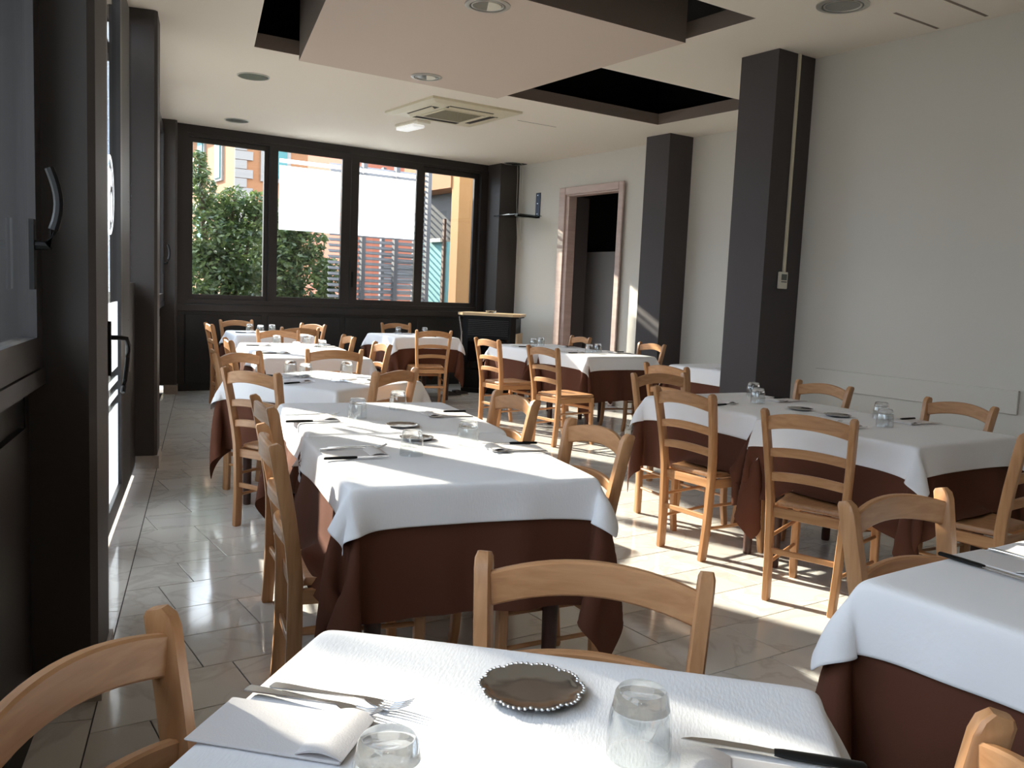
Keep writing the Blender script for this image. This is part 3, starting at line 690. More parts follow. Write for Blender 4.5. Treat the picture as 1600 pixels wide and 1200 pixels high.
def collide():
    hw, hd = W_/2+.004, D_/2+.004
    x, y, z = P[..., 0], P[..., 1], P[..., 2]
    ins = (np.abs(x) < hw) & (np.abs(y) < hd) & (~fixed)
    dx, dy = hw-np.abs(x), hd-np.abs(y)
    px_ = ins & (dx <= dy); py_ = ins & (dx > dy)
    P[..., 0] = np.where(px_, np.sign(x)*hw, x); P[..., 1] = np.where(py_, np.sign(y)*hd, y)
    P[..., 2] = np.where(~fixed, np.minimum(P[..., 2], ZT+.004), P[..., 2])
    for t in range(NT):
        if lim_hi[t]: P[t, ..., 1] = np.minimum(P[t, ..., 1], D_[t, 0, 0]/2+.013)
        if lim_lo[t]: P[t, ..., 1] = np.maximum(P[t, ..., 1], -D_[t, 0, 0]/2-.013)
        cx, cyy, c, s, near = TT[t]
        for dx0, dy0, f in near:
            wx, wy = c*P[t, ..., 0]-s*P[t, ..., 1]-dx0, s*P[t, ..., 0]+c*P[t, ..., 1]-dy0
            cf, sf = math.cos(f), math.sin(f)
            ly, lx = wx*cf+wy*sf, wx*sf-wy*cf        # ly forward, lx right
            zz = P[t, ..., 2]; fr = ~fixed[t]
            seat = fr & (np.abs(lx) < .222) & (ly < .235) & (ly > -.16) & (zz > .36) & (zz < .466)
            d_up, d_f, d_s = .466-zz, .235-ly, .222-np.abs(lx)
            m1 = seat & (d_up <= d_f) & (d_up <= d_s); m2 = seat & ~m1 & (d_f <= d_s); m3 = seat & ~m1 & ~m2
            zz = np.where(m1, .466, zz); ly2 = np.where(m2, .235, ly); lx2 = np.where(m3, np.sign(lx)*.222, lx)
            back = fr & (np.abs(lx) < .225) & (ly2 < -.165-.15*np.maximum(zz-.45, 0)) & (ly2 > -.75)
            ly2 = np.where(back, -.165-.15*np.maximum(zz-.45, 0), ly2)
            wx, wy = ly2*cf+lx2*sf+dx0, ly2*sf-lx2*cf+dy0
            ch = m1 | m2 | m3 | back
            P[t, ..., 0] = np.where(ch, c*wx+s*wy, P[t, ..., 0]); P[t, ..., 1] = np.where(ch, -s*wx+c*wy, P[t, ..., 1]); P[t, ..., 2] = zz
for step in range(70):
    vel = (P-Q)*(.90 if step < 50 else .7); Q = P.copy()
    vel[..., 2] -= .0022
    P = P+vel*im
    for it in range(7):
        for A, B, r, wa, wb, ws, st in PR:
            d = P[A]-P[B]; L = np.sqrt((d*d).sum(-1, keepdims=True))+1e-9
            k_ = (L-r)/L/ws*st; k_ = np.where(L > r, k_, k_*.6) if st == 1. else k_
            P[A] -= d*(k_*wa); P[B] += d*(k_*wb)
    collide()
    P = np.where(im > 0, P, R3+np.array([0, 0, ZT+.004]))

def grid_mesh(name, pts, m, sub=True):
    a, b2 = pts.shape[:2]; idx = np.arange(a*b2).reshape(a, b2)
    fs = np.stack([idx[:-1, :-1], idx[1:, :-1], idx[1:, 1:], idx[:-1, 1:]], -1).reshape(-1, 4)
    me = bpy.data.meshes.new(name); me.from_pydata(pts.reshape(-1, 3).tolist(), [], fs.tolist())
    me.materials.append(m); me.polygons.foreach_set('use_smooth', [True]*len(fs)); me.update(); return me
def normals(p):
    du = np.gradient(p, axis=0); dv = np.gradient(p, axis=1); n_ = np.cross(du, dv); return n_/(np.linalg.norm(n_, axis=-1, keepdims=True)+1e-9)
def sample(p, u, v, uq, vq):
    iu = np.clip(np.searchsorted(u, uq)-1, 0, len(u)-2); iv = np.clip(np.searchsorted(v, vq)-1, 0, len(v)-2)
    fu = np.clip((uq-u[iu])/(u[iu+1]-u[iu]), 0, 1)[..., None]; fv = np.clip((vq-v[iv])/(v[iv+1]-v[iv]), 0, 1)[..., None]
    return (p[iu, iv]*(1-fu)+p[iu+1, iv]*fu)*(1-fv)+(p[iu, iv+1]*(1-fu)+p[iu+1, iv+1]*fu)*fv
TOPZ = ZT+.0115
for t, k in enumerate(KEYS):
    cx, cyy, ang, w, d, lim, sb, sw, ph_ = TAB[k]; a = math.radians(ang)
    tb = thing('dining_table', 'dark wooden table under the cloths, the '+ph_, 'table', (cx, cyy, 0), a, 'cloth-covered dining tables')
    b = MB(); b.bbox(-w/2+.016, w/2-.016, -d/2+.016, d/2-.016, ZT-.033, ZT-.003, .004); obj('tabletop', b, M_tleg, tb)
    b = MB(); i_ = .06
    for q in ((-w/2+i_, w/2-i_, -d/2+i_, -d/2+i_+.02), (-w/2+i_, w/2-i_, d/2-i_-.02, d/2-i_), (-w/2+i_, -w/2+i_+.02, -d/2+i_+.02, d/2-i_-.02), (w/2-i_-.02, w/2-i_, -d/2+i_+.02, d/2-i_-.02)): b.box(*q, ZT-.11, ZT-.0335)
    obj('apron', b, M_tleg, tb)
    for sx in (-1, 1):
        for sy_ in (-1, 1):
            b = MB(); b.lathe([(.021, 0), (.023, .01), (.027, .3), (.030, ZT-.111)], 12, (sx*(w/2-.098), sy_*(d/2-.098), 0)); autosmooth(obj('leg', b, M_tleg, tb), 35)
    p = P[t]; me = grid_mesh('brown_cloth', p, M_brown)
    o = link('tablecloth', me, None, (cx, cyy, 0), a); tag(o, 'long brown undercloth hanging from the '+ph_, 'tablecloth', 'brown undercloths')
    s_ = o.modifiers.new('s', 'SUBSURF'); s_.levels = 0; s_.render_levels = 1
    # white topper resampled from the brown sheet
    WF = {'A1': .100, 'near': .10}.get(k, .118); fl_ = np.array([.0, .010, .028, .05, .08, .107, .132])*WF/.132
    ux = np.concatenate([-w/2-fl_[::-1]*(1-sw[0]/WF), np.linspace(-w/2, w/2, 19)[1:-1], w/2+fl_*(1+sw[0]/WF)]); vx = np.concatenate([-d/2-fl_[::-1]*(1-sw[1]/WF), np.linspace(-d/2, d/2, 19)[1:-1], d/2+fl_*(1+sw[1]/WF)])
    uq, vq = np.meshgrid(ux, vx, indexing='ij')
    pn_ = sample(p, U[t], V[t], uq, vq); nn = sample(normals(p), U[t], V[t], uq, vq); nn /= np.linalg.norm(nn, axis=-1, keepdims=True)+1e-9
    ex = np.maximum(np.maximum(np.abs(uq)-w/2, np.abs(vq)-d/2), 0); crn = np.minimum(np.maximum(np.abs(uq)-w/2, 0), np.maximum(np.abs(vq)-d/2, 0))
    off = .006+.06*ex+np.minimum(.34*crn, .014)
    if lim[0]: off = np.where(vq > d/2-.01, .0035, off)
    if lim[1]: off = np.where(vq < -d/2+.01, .0035, off)
    pw = pn_+nn*off[..., None]
    # gentle ironed creases across the top
    top = (np.abs(uq) <= w/2) & (np.abs(vq) <= d/2)
    pw[..., 2] += np.where(top, .0008*np.exp(-((uq-w*.08)/.012)**2)+.0008*np.exp(-((vq+d*.1)/.012)**2), 0)
    me = grid_mesh('white_cloth', pw, M_cloth)
    o = link('tablecloth', me, None, (cx, cyy, 0), a); tag(o, 'short white top cloth spread over the '+ph_, 'tablecloth', 'white top cloths')
    s_ = o.modifiers.new('s', 'SUBSURF'); s_.levels = 0; s_.render_levels = 2 if k in ('near', 'J', 'A1', 'A2', 'I') else 1
    s2 = o.modifiers.new('t', 'SOLIDIFY'); s2.thickness = .0012; s2.offset = -1
TOPZ = ZT+.004+.006+.0012

# ------------------------------------------------------------------ tableware
def on_table(x, y): return TOPZ
def glass_proto(label):
    t = thing('tumbler', label, 'drinking glass')
    sg = 32   # upside-down tumbler: rim on the cloth, thick base up
    b = MB(); b.lathe([(.0400, .0), (.0412, .002), (.0408, .03), (.0392, .055), (.0372, .0635)], sg, cap=False)
    b.lathe([(.0345, .0605), (.0372, .050), (.0386, .03), (.0390, .002), (.0400, 0)], sg, cap=False); autosmooth(obj('wall', b, M_thin, t), 60)
    b = MB(); b.lathe([(.0368, .0640), (.0356, .070), (.0350, .075), (.0335, .083), (.0300, .088), (.020, .0868), (.012, .084), (.0005, .083)], sg, cap=False)
    b.lathe([(.0005, .0685), (.018, .068), (.027, .0665), (.033, .0635), (.0368, .0640)], sg, cap=False); autosmooth(obj('base', b, M_tumbler, t), 60)
    return t
GLS = [('near', .752, .781, 'upturned clear tumbler beside the silver tray on the nearest table'), ('near', .422, .830, 'upturned clear tumbler cut by the bottom edge, below the forks'),
 ('A1', 1.424, 2.691, 'upturned tumbler left of centre on the front centre table, before the small tray'), ('A1', 1.724, 2.808, 'upturned tumbler right of the trays on the front centre table'),
 ('A2', 1.600, 3.538, 'upturned tumbler left on the second centre table beside two forks'), ('A2', 1.90, 3.744, 'upturned tumbler at the back of the second centre table'),
 ('B', 1.99, 5.18, 'upturned tumbler in the middle of the three on the turned table'), ('B', 1.96, 5.36, 'upturned tumbler leftmost of the three on the turned table'), ('B', 2.30, 5.27, 'upturned tumbler rightmost of the three on the turned table'),
 ('C2', 2.77, 7.95, 'upturned tumbler back left on the paired tables, before a chair crest'), ('C2', 3.06, 7.95, 'upturned tumbler back right on the paired tables, before a chair crest'), ('C1', 2.64, 7.09, 'upturned tumbler front left on the paired tables, nearer the camera'), ('C1', 2.96, 7.32, 'upturned tumbler front right on the paired tables'),
 ('D', 3.16, 9.98, 'upturned tumbler leftmost of the three on the far left corner table'), ('D', 3.22, 9.78, 'upturned tumbler in the middle of the three on the far left corner table'), ('D', 3.40, 9.92, 'upturned tumbler rightmost of the three on the far left corner table'),
 ('E', 4.96, 9.82, 'upturned tumbler left on the square table by the stove'), ('E', 5.32, 9.80, 'upturned tumbler just over the tall chair back on the square table'),
 ('F', 5.58, 7.80, 'upturned tumbler left of the two on the rear table by the doorway'), ('F', 5.78, 7.94, 'upturned tumbler right of the two on the rear table by the doorway'),
 ('G', 5.66, 6.94, 'upturned tumbler left of the two on the table nearest the doorway'), ('G', 5.84, 7.02, 'upturned tumbler right of the two on the table nearest the doorway'),
 ('H', 4.29, 3.64, 'upturned tumbler, the rear one of two on the rear right-hand table'), ('H', 4.041, 3.392, 'upturned tumbler, the nearer one of two on the rear right-hand table'),
 ('I', 4.20, 2.705, 'upturned tumbler, the rear one of two on the front right-hand table'), ('I', 3.938, 2.512, 'upturned tumbler, the nearer one of two on the front right-hand table')]
gp0 = None
for k, x, y, lb in GLS:
    if gp0 is None: o = gp0 = glass_proto(lb)
    else: o = copy_tree(gp0); o['label'] = lb
    o['group'] = 'upturned clear tumblers'; o.location = (x, y, TOPZ+.0005)
def tray_proto(label):
    t = thing('round_tray', label, 'tray'); sg = 72; b = MB()
    def rr(r, z, amp):
        return [((r+amp*abs(math.cos(10*PI*k/sg))**.6)*math.cos(2*PI*k/sg), (r+amp*abs(math.cos(10*PI*k/sg))**.6)*math.sin(2*PI*k/sg), z) for k in range(sg)]
    b.rings([rr(.055, .0005, 0), rr(.062, .004, .003), rr(.069, .009, .006), rr(.0695, .0105, .0065), rr(.067, .0108, .006), rr(.063, .0075, .004), rr(.056, .0035, .0), rr(.03, .0032, 0), rr(.002, .003, 0)], cap=True)
    autosmooth(obj('dish', b, M_tray, t), 50)
    b = MB()
    for k in range(60):
        a = 2*PI*k/60; R_ = .0712+.0055*abs(math.cos(5*a))**.6; b.lathe([(.001, -.002), (.0028, -.001), (.0030, .0008), (.002, .002), (.0008, .0025)], 6, (R_*math.cos(a), R_*math.sin(a), .0102))
    tag(obj('beaded_rim', b, M_steel, t), kind='stuff')
    return t
t0_ = None
for x, y, s, lb in ((.735, .993, 1, 'scalloped round silver tray on the nearest table'), (1.686, 3.272, .9, 'silver tray on the second centre table near the joint'), (1.595, 2.975, .85, 'silver tray behind a tumbler on the front centre table'),
    (4.05, 3.10, .9, 'silver tray at the near end of the rear right-hand table'), (4.035, 2.85, .9, 'silver tray at the far end of the front right-hand table')):
    if t0_ is None: o = t0_ = tray_proto(lb)
    else: o = copy_tree(t0_); o['label'] = lb
    o['group'] = 'scalloped silver trays'; o.location = (x, y, TOPZ+.0006); o.scale = (s, s, s)

def nap_proto(label):
    t = thing('napkin', label, 'napkin'); b = MB(); b.bbox(-.06, .06, -.105, .105, 0, .004, .0015); obj('folded_sheet', b, M_nap, t)
    b = MB(); rg = []
    for i in range(9):
        a = i/8*PI; rg.append([(-.058, .045+.062*(1-i/8)-.0, .0045+.008*math.sin(a)+.001), (.058, .045+.062*(1-i/8), .0045+.008*math.sin(a)+.001), (.058, .045+.062*(1-i/8), .0042+.008*math.sin(a)*.8), (-.058, .045+.062*(1-i/8), .0042+.008*math.sin(a)*.8)])
    b.rings(rg); autosmooth(obj('fold', b, M_nap, t), 50); return t
def knife_proto(label):
    t = thing('knife', label, 'knife'); b = MB(); rg = []
    for x, w2, h2 in ((-.112, .004, .003), (-.108, .009, .005), (-.06, .0095, .0055), (-.01, .0085, .005), (0, .007, .004)):
        rg.append([(math.cos(q*PI/4)*w2, x, .0058+math.sin(q*PI/4)*h2) for q in range(8)])
    b.rings([r[::-1] for r in rg]); autosmooth(obj('handle', b, M_rub, t), 50)
    b = MB(); pts = [(-.006, 0), (.007, 0), (.009, .03), (.009, .075), (.004, .105), (-.003, .118), (-.0055, .08)]; b.prism(pts, .0049, .0065); obj('blade', b, M_steel, t); return t
def fork_proto(label):
    t = thing('fork', label, 'fork'); b = MB(); rg = []
    for y, w2, z in ((-.115, .006, .004), (-.112, .010, .005), (-.09, .009, .006), (-.04, .0045, .007), (.0, .0032, .008), (.03, .004, .009), (.045, .010, .006), (.055, .0125, .004)):
        rg.append([(-w2, y, z), (w2, y, z), (w2*.9, y, z+.0018), (-w2*.9, y, z+.0018)])
    b.rings([r[::-1] for r in rg]); autosmooth(obj('handle', b, M_steel, t), 50)
    b = MB()
    for k in range(4):
        x = -.0105+k*.007; b.tube([(x, .053, .0050), (x, .07, .004), (x*.98, .085, .008), (x*.95, .100, .0155)], [.0017, .0016, .0014, .0008], 6)
    obj('tines', b, M_steel, t); return t
PRO = {}
def place(kind, fn, label, x, y, z, a, tilt=0, grp=None):
    if kind not in PRO: o = PRO[kind] = fn(label)
    else: o = copy_tree(PRO[kind]); o['label'] = label
    o['group'] = grp; o.location = (x, y, z); o.rotation_euler = (0, tilt, a-PI/2); return o
SET = [  # table phrase, seat phrase, napkin x,y, facing, forks, knife, jitter
 ('nearest table', 'left place', .385, 1.060, -46, 2, 0, 0), ('nearest table', 'right place', .835, .640, 133, 1, 1, 0), ('table cut by the right edge', 'far place', 2.085, .985, -93, 1, 1, 0),
 ('front centre table', 'left place', 1.245, 2.775, -10, 2, 1, 0), ('front centre table', 'right place', 1.84, 2.665, 165, 1, 1, 0),
 ('second centre table', 'left place', 1.40, 3.57, -10, 2, 1, 0), ('second centre table', 'right place', 2.03, 3.50, 168, 1, 1, 0),
 ('turned table', 'near left place', 1.82, 4.97, 22, 1, 1, 0), ('turned table', 'near right place', 2.22, 4.90, 125, 2, 1, 0), ('turned table', 'far left place', 1.93, 5.27, -50, 0, 1, 0),
 ('nearer of the paired tables', 'left place', 2.44, 7.02, -8, 1, 1, 0), ('farther of the paired tables', 'left place', 2.58, 7.88, -10, 1, 1, 0), ('nearer of the paired tables', 'right place', 2.98, 6.95, 168, 1, 1, 0), ('farther of the paired tables', 'right place', 3.14, 7.72, 168, 1, 1, 0),
 ('far left corner table', 'left place', 3.06, 9.80, -8, 1, 1, 0), ('square table left of the stove', 'far place', 5.08, 9.90, -92, 1, 1, 0), ('square table left of the stove', 'near place', 5.1, 9.38, 85, 1, 1, 0),
 ('rear table by the doorway', 'left place', 5.42, 7.76, 0, 1, 1, 0), ('rear table by the doorway', 'right place', 5.97, 7.66, 176, 1, 1, 0),
 ('table nearest the doorway', 'left place', 5.47, 6.96, 0, 1, 1, 0), ('table nearest the doorway', 'right place', 6.02, 6.88, 178, 1, 1, 0),
 ('rear right-hand table', 'left place', 3.765, 3.46, 2, 1, 1, 0), ('rear right-hand table', 'right place', 4.32, 3.43, 178, 1, 1, 0),
 ('front right-hand table', 'left place', 3.70, 2.60, 2, 1, 1, 0), ('front right-hand table', 'right place', 4.255, 2.55, 176, 1, 1, 0), ('half-hidden table', 'left place', 5.75, 5.14, 0, 1, 1, 0)]
for tn, sn, x, y, f, nf, kn, _ in SET:
    a = math.radians(f); fx, fy = math.cos(a), math.sin(a); rx, ry = fy, -fx; z = TOPZ+.0006
    place('nap', nap_proto, 'folded white napkin at the %s of the %s' % (sn, tn), x, y, z, a, grp='folded white napkins')
    if kn: place('knife', knife_proto, 'black-handled knife at the %s of the %s' % (sn, tn), x+rx*.085-fx*.01, y+ry*.085-fy*.01, z, a+.03*rnd.uniform(-1, 1), grp='black-handled knives')
    for q in range(nf):
        lb = '%sfork at the %s of the %s' % (('steel ', 'outer steel ')[q == 1] if nf > 1 else 'steel ', sn, tn)
        if nf > 1 and q == 0: lb = 'inner steel fork at the %s of the %s' % (sn, tn)
        o = place('fork', fork_proto, lb, x-rx*(.075+.024*q)+fx*(.015+.03*q), y-ry*(.075+.024*q)+fy*(.015+.03*q), z+(.0 if q else .0), a-.10+.05*q, grp='steel forks')

# ------------------------------------------------------------------ stove, shoes
st = thing('pellet_stove', 'black stove with beige top slab standing in the corner by the far windows', 'stove', (6.43, 9.95, 0), math.radians(-46))
b = MB(); b.prism([(-.36, -.20), (-.30, -.25), (.30, -.25), (.36, -.20), (.34, .22), (-.34, .22)], .06, 1.0); obj('body', b, M_rub, st)
b = MB(); b.prism([(-.42, -.24), (-.34, -.31), (.34, -.31), (.42, -.24), (.40, .25), (-.40, .25)], 1.021, 1.055); obj('top_slab', b, M_beige, st)
b = MB(); b.prism([(-.40, -.23), (-.33, -.29), (.33, -.29), (.40, -.23), (.38, .24), (-.38, .24)], 1.0005, 1.0205); obj('top_rim', b, M_rub, st)
for k in range(9):
    b = MB(); z = .76+k*.024; b.box(-.27, .27, -.275, -.2505, z, z+.010); obj('grille_bar', b, M_frame, st)
b = MB(); b.bbox(-.27, .27, -.262, -.2505, .30, .72, .003); obj('glass_door', b, mat('stove_glass', (10, 10, 12), .05), st)
for s in (-1, 1):
    b = MB(); b.prism([(s*.362, -.20), (s*.385, -.20), (s*.375, .20), (s*.352, .20)], .10, .80); obj('side_panel', b, M_beige, st)
b = MB(); b.tube([(-.33, -.27, .12), (-.35, -.29, .8), (-.39, -.28, .998)], .012, 8); autosmooth(obj('chrome_strip', b, M_steel, st))
b = MB(); b.prism([(-.33, -.30), (.33, -.30), (.36, .22), (-.36, .22)], 0, .0595); obj('plinth', b, M_rub, st)
b = MB(); b.tube([(.05, -.28, .74), (.2, -.30, .70), (.34, -.29, .66), (.33, -.29, .5), (.27, -.29, .36)], .010, 8); autosmooth(obj('door_handle', b, M_rub, st))
t = thing('glass_dish', 'small clear glass dish lying on top of the stove', 'dish', (6.38, 9.93, 1.0555))
b = MB(); b.lathe([(.05, 0), (.06, .003), (.075, .03), (.071, .03), (.056, .008), (.001, .006)], 20, cap=False); b.lathe([(.001, 0), (.05, 0)], 20, cap=False); autosmooth(obj('bowl', b, M_tumbler, t), 60)
for i, (x, y, a, lb) in enumerate(((5.78, 9.66, .3, 'black shoe with pale sole on the floor near the stove, nearer the stove'), (5.60, 9.55, .1, 'black shoe with pale sole half hidden behind a table leg near the stove'))):
    t = thing('shoe', lb, 'shoe', (x, y, 0), a-PI/2, 'pair of black shoes')
    b = MB(); rg = []
    for yy, w2, h in ((-.135, .022, .05), (-.12, .035, .075), (-.07, .038, .08), (-.02, .037, .07), (.03, .044, .055), (.08, .046, .045), (.12, .035, .038), (.14, .012, .03)):
        rg.append([(-w2, yy, .018), (w2, yy, .018), (w2, yy, .03), (w2*.7, yy, h), (-w2*.7, yy, h), (-w2, yy, .03)][::-1])
    b.rings(rg); autosmooth(obj('upper', b, M_shoe, t), 60)
    b = MB(); b.prism([(-.03, -.138), (.03, -.138), (.042, -.08), (.04, 0), (.05, .07), (.04, .125), (0, .147), (-.04, .125), (-.05, .07), (-.04, 0), (-.042, -.08)], 0, .0178); obj('sole', b, M_sole, t)

# ------------------------------------------------------------------ outside
b = MB(); b.prism([(-60, -30), (60, -30), (60, 80), (-60, 80)], -.6, -.13); struct('floor_outside', b, M_ground)
def shrub(name, label, blobs, nleaf, size, seed, trunk, lm=M_leaf):
    R = random.Random(seed); t = thing(name, label, 'shrub', (trunk[0], trunk[1], -.13)); T0 = Vector((trunk[0], trunk[1], -.13))
    b = MB()
    for i, (x, y, z, r) in enumerate(blobs):
        b.tube([tuple(Vector((trunk[0]+.1*math.cos(i), trunk[1]+.1*math.sin(i), -.13))-T0), tuple(Vector(((trunk[0]+x)/2, (trunk[1]+y)/2, z*.5))-T0), tuple(Vector((x, y, z))-T0), tuple(Vector((x+.1, y, z+r*.6))-T0)], [.05, .035, .02, .008], 6)
    obj('branches', b, M_bark, t)
    vol = [q[3]**2 for q in blobs]; vs = []; fs = []
    for _ in range(nleaf):
        x, y, z, r = R.choices(blobs, vol)[0]
        d = Vector((R.gauss(0, 1), R.gauss(0, 1), R.gauss(0, 1))).normalized()*(r*(.55+.5*R.random()**.6))
        c = Vector((x, y, z))+d-T0
        u = Vector((R.gauss(0, 1), R.gauss(0, 1), R.gauss(0, .6))).normalized(); w2 = u.orthogonal().normalized(); w2 = (w2*math.cos(R.random()*6)+u.cross(w2)*math.sin(R.random()*6))
        s = size*(.7+.6*R.random()); i0 = len(vs)
        vs += [tuple(c-u*s), tuple(c+w2*s*.38+u*s*.1), tuple(c+u*s), tuple(c-w2*s*.38+u*s*.1)]; fs.append((i0, i0+1, i0+2, i0+3))
    me = bpy.data.meshes.new('foliage'); me.from_pydata(vs, [], fs); me.materials.append(lm); me.update()
    tag(link('foliage', me, t), kind='stuff'); return t
shrub('evergreen_shrub', 'dense glossy evergreen shrub outside the leftmost far window', [(3.2, 13.2, 1.3, .6), (3.7, 13.6, 1.2, .7), (4.0, 13.3, 1.7, .5), (3.5, 13.2, 2.0, .45), (4.1, 13.4, 2.25, .35), (3.75, 13.4, 2.3, .3), (4.3, 13.2, 2.45, .22), (3.45, 13.1, 2.6, .2), (3.4, 13.1, 2.85, .15), (3.4, 13.1, 3.05, .1), (3.2, 13.4, .4, .7), (4.0, 13.3, .5, .6), (3.9, 13.1, 2.5, .2)], 20000, .05, 5, (3.7, 13.4))
shrub('hedge_bush', 'dark evergreen bush outside the second far window under the frosted film', [(4.95, 14.6, 1.5, .6), (5.5, 14.7, 1.4, .6), (5.0, 14.7, .6, .8), (5.7, 14.7, .5, .6), (4.9, 14.6, 2.0, .5), (5.5, 14.7, 2.1, .45), (6.0, 14.6, 1.5, .3), (6.0, 14.6, .9, .3), (5.2, 14.6, 2.3, .4)], 17000, .055, 6, (5.2, 14.7))
# louvre fence
fe = thing('louvre_fence', 'grey horizontal louvre fence outside the right half of the far windows', 'fence', (0, 12.35, -.13))
for k in range(34):
    z = .45+k*.083
    for x0, x1 in ((5.06, 5.58), (5.62, 6.12), (6.16, 6.66)):
        b = MB(); b.add([(x0, -.03, z), (x1, -.03, z), (x1, .03, z+.035), (x0, .03, z+.035), (x0, -.03, z+.012), (x1, -.03, z+.012), (x1, .03, z+.047), (x0, .03, z+.047)], [(3, 2, 1, 0), (4, 5, 6, 7), (0, 1, 5, 4), (2, 3, 7, 6), (1, 2, 6, 5), (0, 4, 7, 3)])
        obj('slat', b, M_slat, fe)
for x in (5.60, 6.14, 6.69):
    b = MB(); b.box(x-.03, x+.03, -.045, .045, 0, 3.45); obj('post', b, M_slat, fe)
# orange corner building far behind, with quoins
ob = thing('street_building', 'pale orange building with white corner quoins beyond the evergreens', 'building', (9.55, 32, -.13))
b = MB(); b.box(0, 16, 0, 14, 0, 7.2); obj('wall', b, M_orange, ob)
b = MB(); b.box(-.5, 16.5, -.5, 14.5, 7.201, 7.5); obj('roof', b, M_roof, ob)
for k in range(21):
    z = .3+k*.32; L_ = .62 if k % 2 else .40
    b = MB(); b.box(-.03, L_, -.06, -.001, z, z+.30); obj('quoin', b, M_quoin, ob)
for (x, z) in ((1.45, 5.2), (4.1, 5.2), (6.8, 5.2), (1.45, 2.2), (4.1, 2.2)):
    b = MB(); b.box(x-.55, x+.55, -.08, -.001, z-.15, z+1.95); f = obj('window_frame', b, M_quoin, ob)
    b = MB(); b.box(x-.40, x+.40, -.12, -.081, z, z+1.8); obj('shutter', b, M_teal, f)
for y in (1.9, 4.3, 7.0, 9.6):
    for z in (5.2, 2.2):
        b = MB(); b.box(-.08, -.001, y-.5, y+.5, z-.1, z+1.9); f = obj('window_frame', b, M_quoin, ob)
        b = MB(); b.box(-.12, -.081, y-.35, y+.35, z, z+1.75); obj('shutter', b, M_teal, f)
# salmon wall and annex with ochre column, teal gate
sw_ = thing('salmon_house', 'salmon pink house wall seen between the fence slats', 'building', (7.2, 18.2, -.13))
b = MB(); b.box(.9, 9, 0, 3, 0, 5.2); obj('wall', b, M_salmon, sw_)
for x in (4.2,): 
    b = MB(); b.box(x-.35, x+.35, -.06, -.001, 1.3, 3.0); obj('shutter', b, M_teal, sw_)
an = thing('ochre_annex', 'ochre porch with orange beam, dark opening and teal wall right of the fence', 'building', (7.4, 12.7, -.13))
b = MB(); b.box(.38, .55, .45, 1.9, 0, 2.3); obj('teal_wall', b, M_teal2, an)
b = MB(); b.box(.42, .58, .45, 1.9, 2.301, 3.15); obj('opening_shade', b, M_frame2, an)  # dark box stands in for shade inside the porch opening
b = MB(); b.box(.33, .37, .95, 1.02, 0, 2.7); obj('gate_post', b, mat('brown_post', (90, 70, 60), .7), an)
b = MB(); b.box(.0, 1.4, .2, 1.9, 3.151, 4.2); obj('beam', b, M_orange, an)
b = MB(); b.box(.02, .30, -.05, .19, 0, 4.2); obj('column', b, M_orange2, an)
b = MB(); b.box(.28, .37, 1.0, 1.5, 2.30, 2.36); obj('white_strip', b, M_white, an)  # plain white strip at the top of the teal wall
ls = thing('louvre_screen', 'second louvre screen added behind the fence to cast slat stripes', 'fence', (0, 14.75, -.13))  # put in so its slats throw diagonal stripes on the teal wall
for k in range(30):
    z = .25+k*.11
    b = MB(); b.add([(7.1, -.03, z), (7.7, -.03, z), (7.7, .03, z+.035), (7.1, .03, z+.035), (7.1, -.03, z+.03), (7.7, -.03, z+.03), (7.7, .03, z+.065), (7.1, .03, z+.065)], [(3, 2, 1, 0), (4, 5, 6, 7), (0, 1, 5, 4), (2, 3, 7, 6), (1, 2, 6, 5), (0, 4, 7, 3)])
    obj('slat', b, M_slat, ls)
for x in (7.07, 7.73):
    b = MB(); b.box(x-.03, x+.03, -.045, .045, 0, 3.6); obj('post', b, M_slat, ls)
b = MB(); lbox(b, -5, 6.9, -.80, -.30, 2.80, 2.88); struct('shading_eave', b, M_frame)  # unseen overhang, added and sized to shade the right-edge table
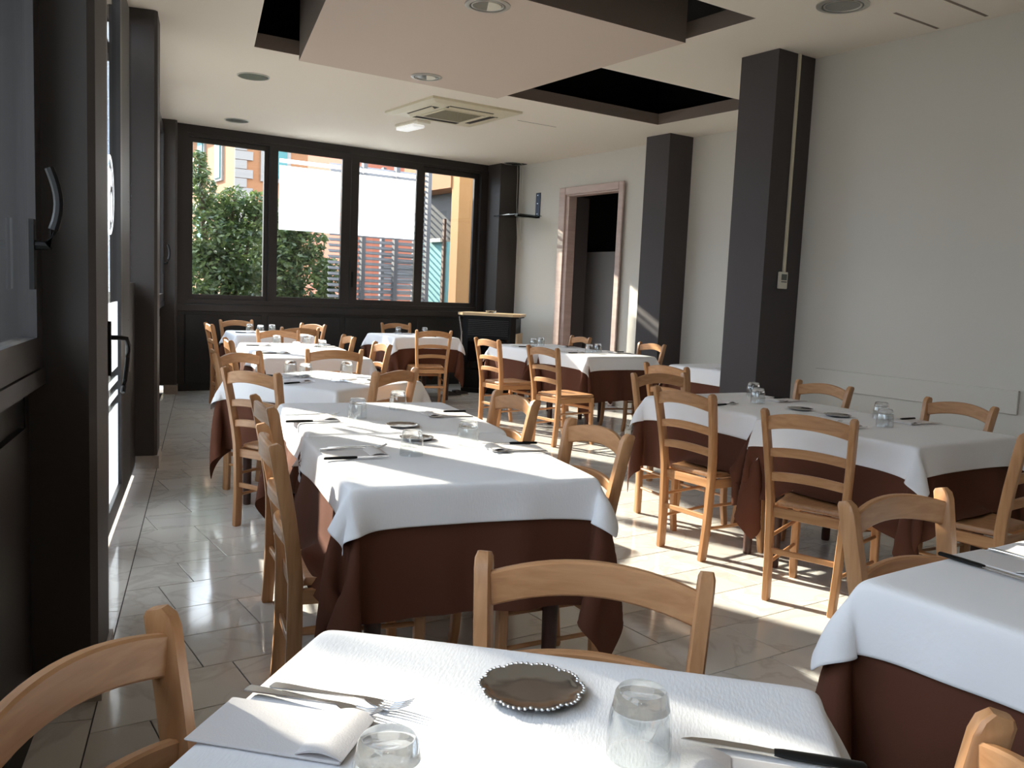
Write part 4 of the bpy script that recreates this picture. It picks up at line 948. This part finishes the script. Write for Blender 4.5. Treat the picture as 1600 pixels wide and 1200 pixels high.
# left side outside: pale wall, hedge, bare tree
pw_ = thing('pale_house', 'pale building glimpsed through the left door glass', 'building', (-16, 8, -.13), -.26)
b = MB(); b.box(-4, 0, -14, 6, 0, 5.5); obj('wall', b, M_pale, pw_)
b = MB(); b.box(-4.4, .4, -14.4, 6.4, 5.501, 5.8); obj('roof', b, M_roof, pw_)
tr = thing('sparse_tree', 'thin sparsely leaved tree outside the left windows', 'tree', (-2.1, 8.2, -.13))
R = random.Random(11); b = MB(); 
def limb(b, p, d, L, r, dep):
    pts = [p]; rr = [r]
    for i in range(4):
        d = (d+Vector((R.uniform(-.2, .2), R.uniform(-.2, .2), R.uniform(-.05, .2)))).normalized(); pts.append(pts[-1]+d*L/4); rr.append(r*(1-.13*(i+1)))
    b.tube([tuple(q) for q in pts], rr, 6)
    if dep:
        for _ in range(3 if dep > 1 else 2):
            limb(b, pts[R.choice([2, 3, 4])], (d+Vector((R.uniform(-.9, .9), R.uniform(-.9, .9), R.uniform(-.1, .5)))).normalized(), L*.68, r*.55, dep-1)
limb(b, Vector((0, 0, 0)), Vector((.02, 0, 1)), 3.4, .12, 4)
limb(b, Vector((0, 0, 2.8)), Vector((.3, .1, 1)), 2.2, .07, 3); limb(b, Vector((0, 0, 3.0)), Vector((-.4, .1, .8)), 2.0, .07, 3)
for q in range(5): limb(b, Vector((.02*q, 0, 3.3+.25*q)), Vector((math.cos(q*2.2), .25*math.sin(q*2.2), .35)), 1.3, .05, 2)
obj('trunk', b, M_bark, tr)
Rl = random.Random(21); vs = []; fs = []  # leaf cluster added to thin the sun on the nearest table
for _ in range(620):
    c = Vector((-.05+Rl.gauss(0, .5), .15+Rl.gauss(0, .5), 4.65+Rl.gauss(0, .38)))
    u = Vector((Rl.gauss(0, 1), Rl.gauss(0, 1), Rl.gauss(0, .6))).normalized(); w2 = u.orthogonal().normalized(); q = .05*(.7+.6*Rl.random()); i0 = len(vs)
    vs += [tuple(c-u*q), tuple(c+w2*q*.45), tuple(c+u*q), tuple(c-w2*q*.45)]; fs.append((i0, i0+1, i0+2, i0+3))
me = bpy.data.meshes.new('foliage'); me.from_pydata(vs, [], fs); me.materials.append(M_leaf); tag(link('foliage', me, tr), kind='stuff')
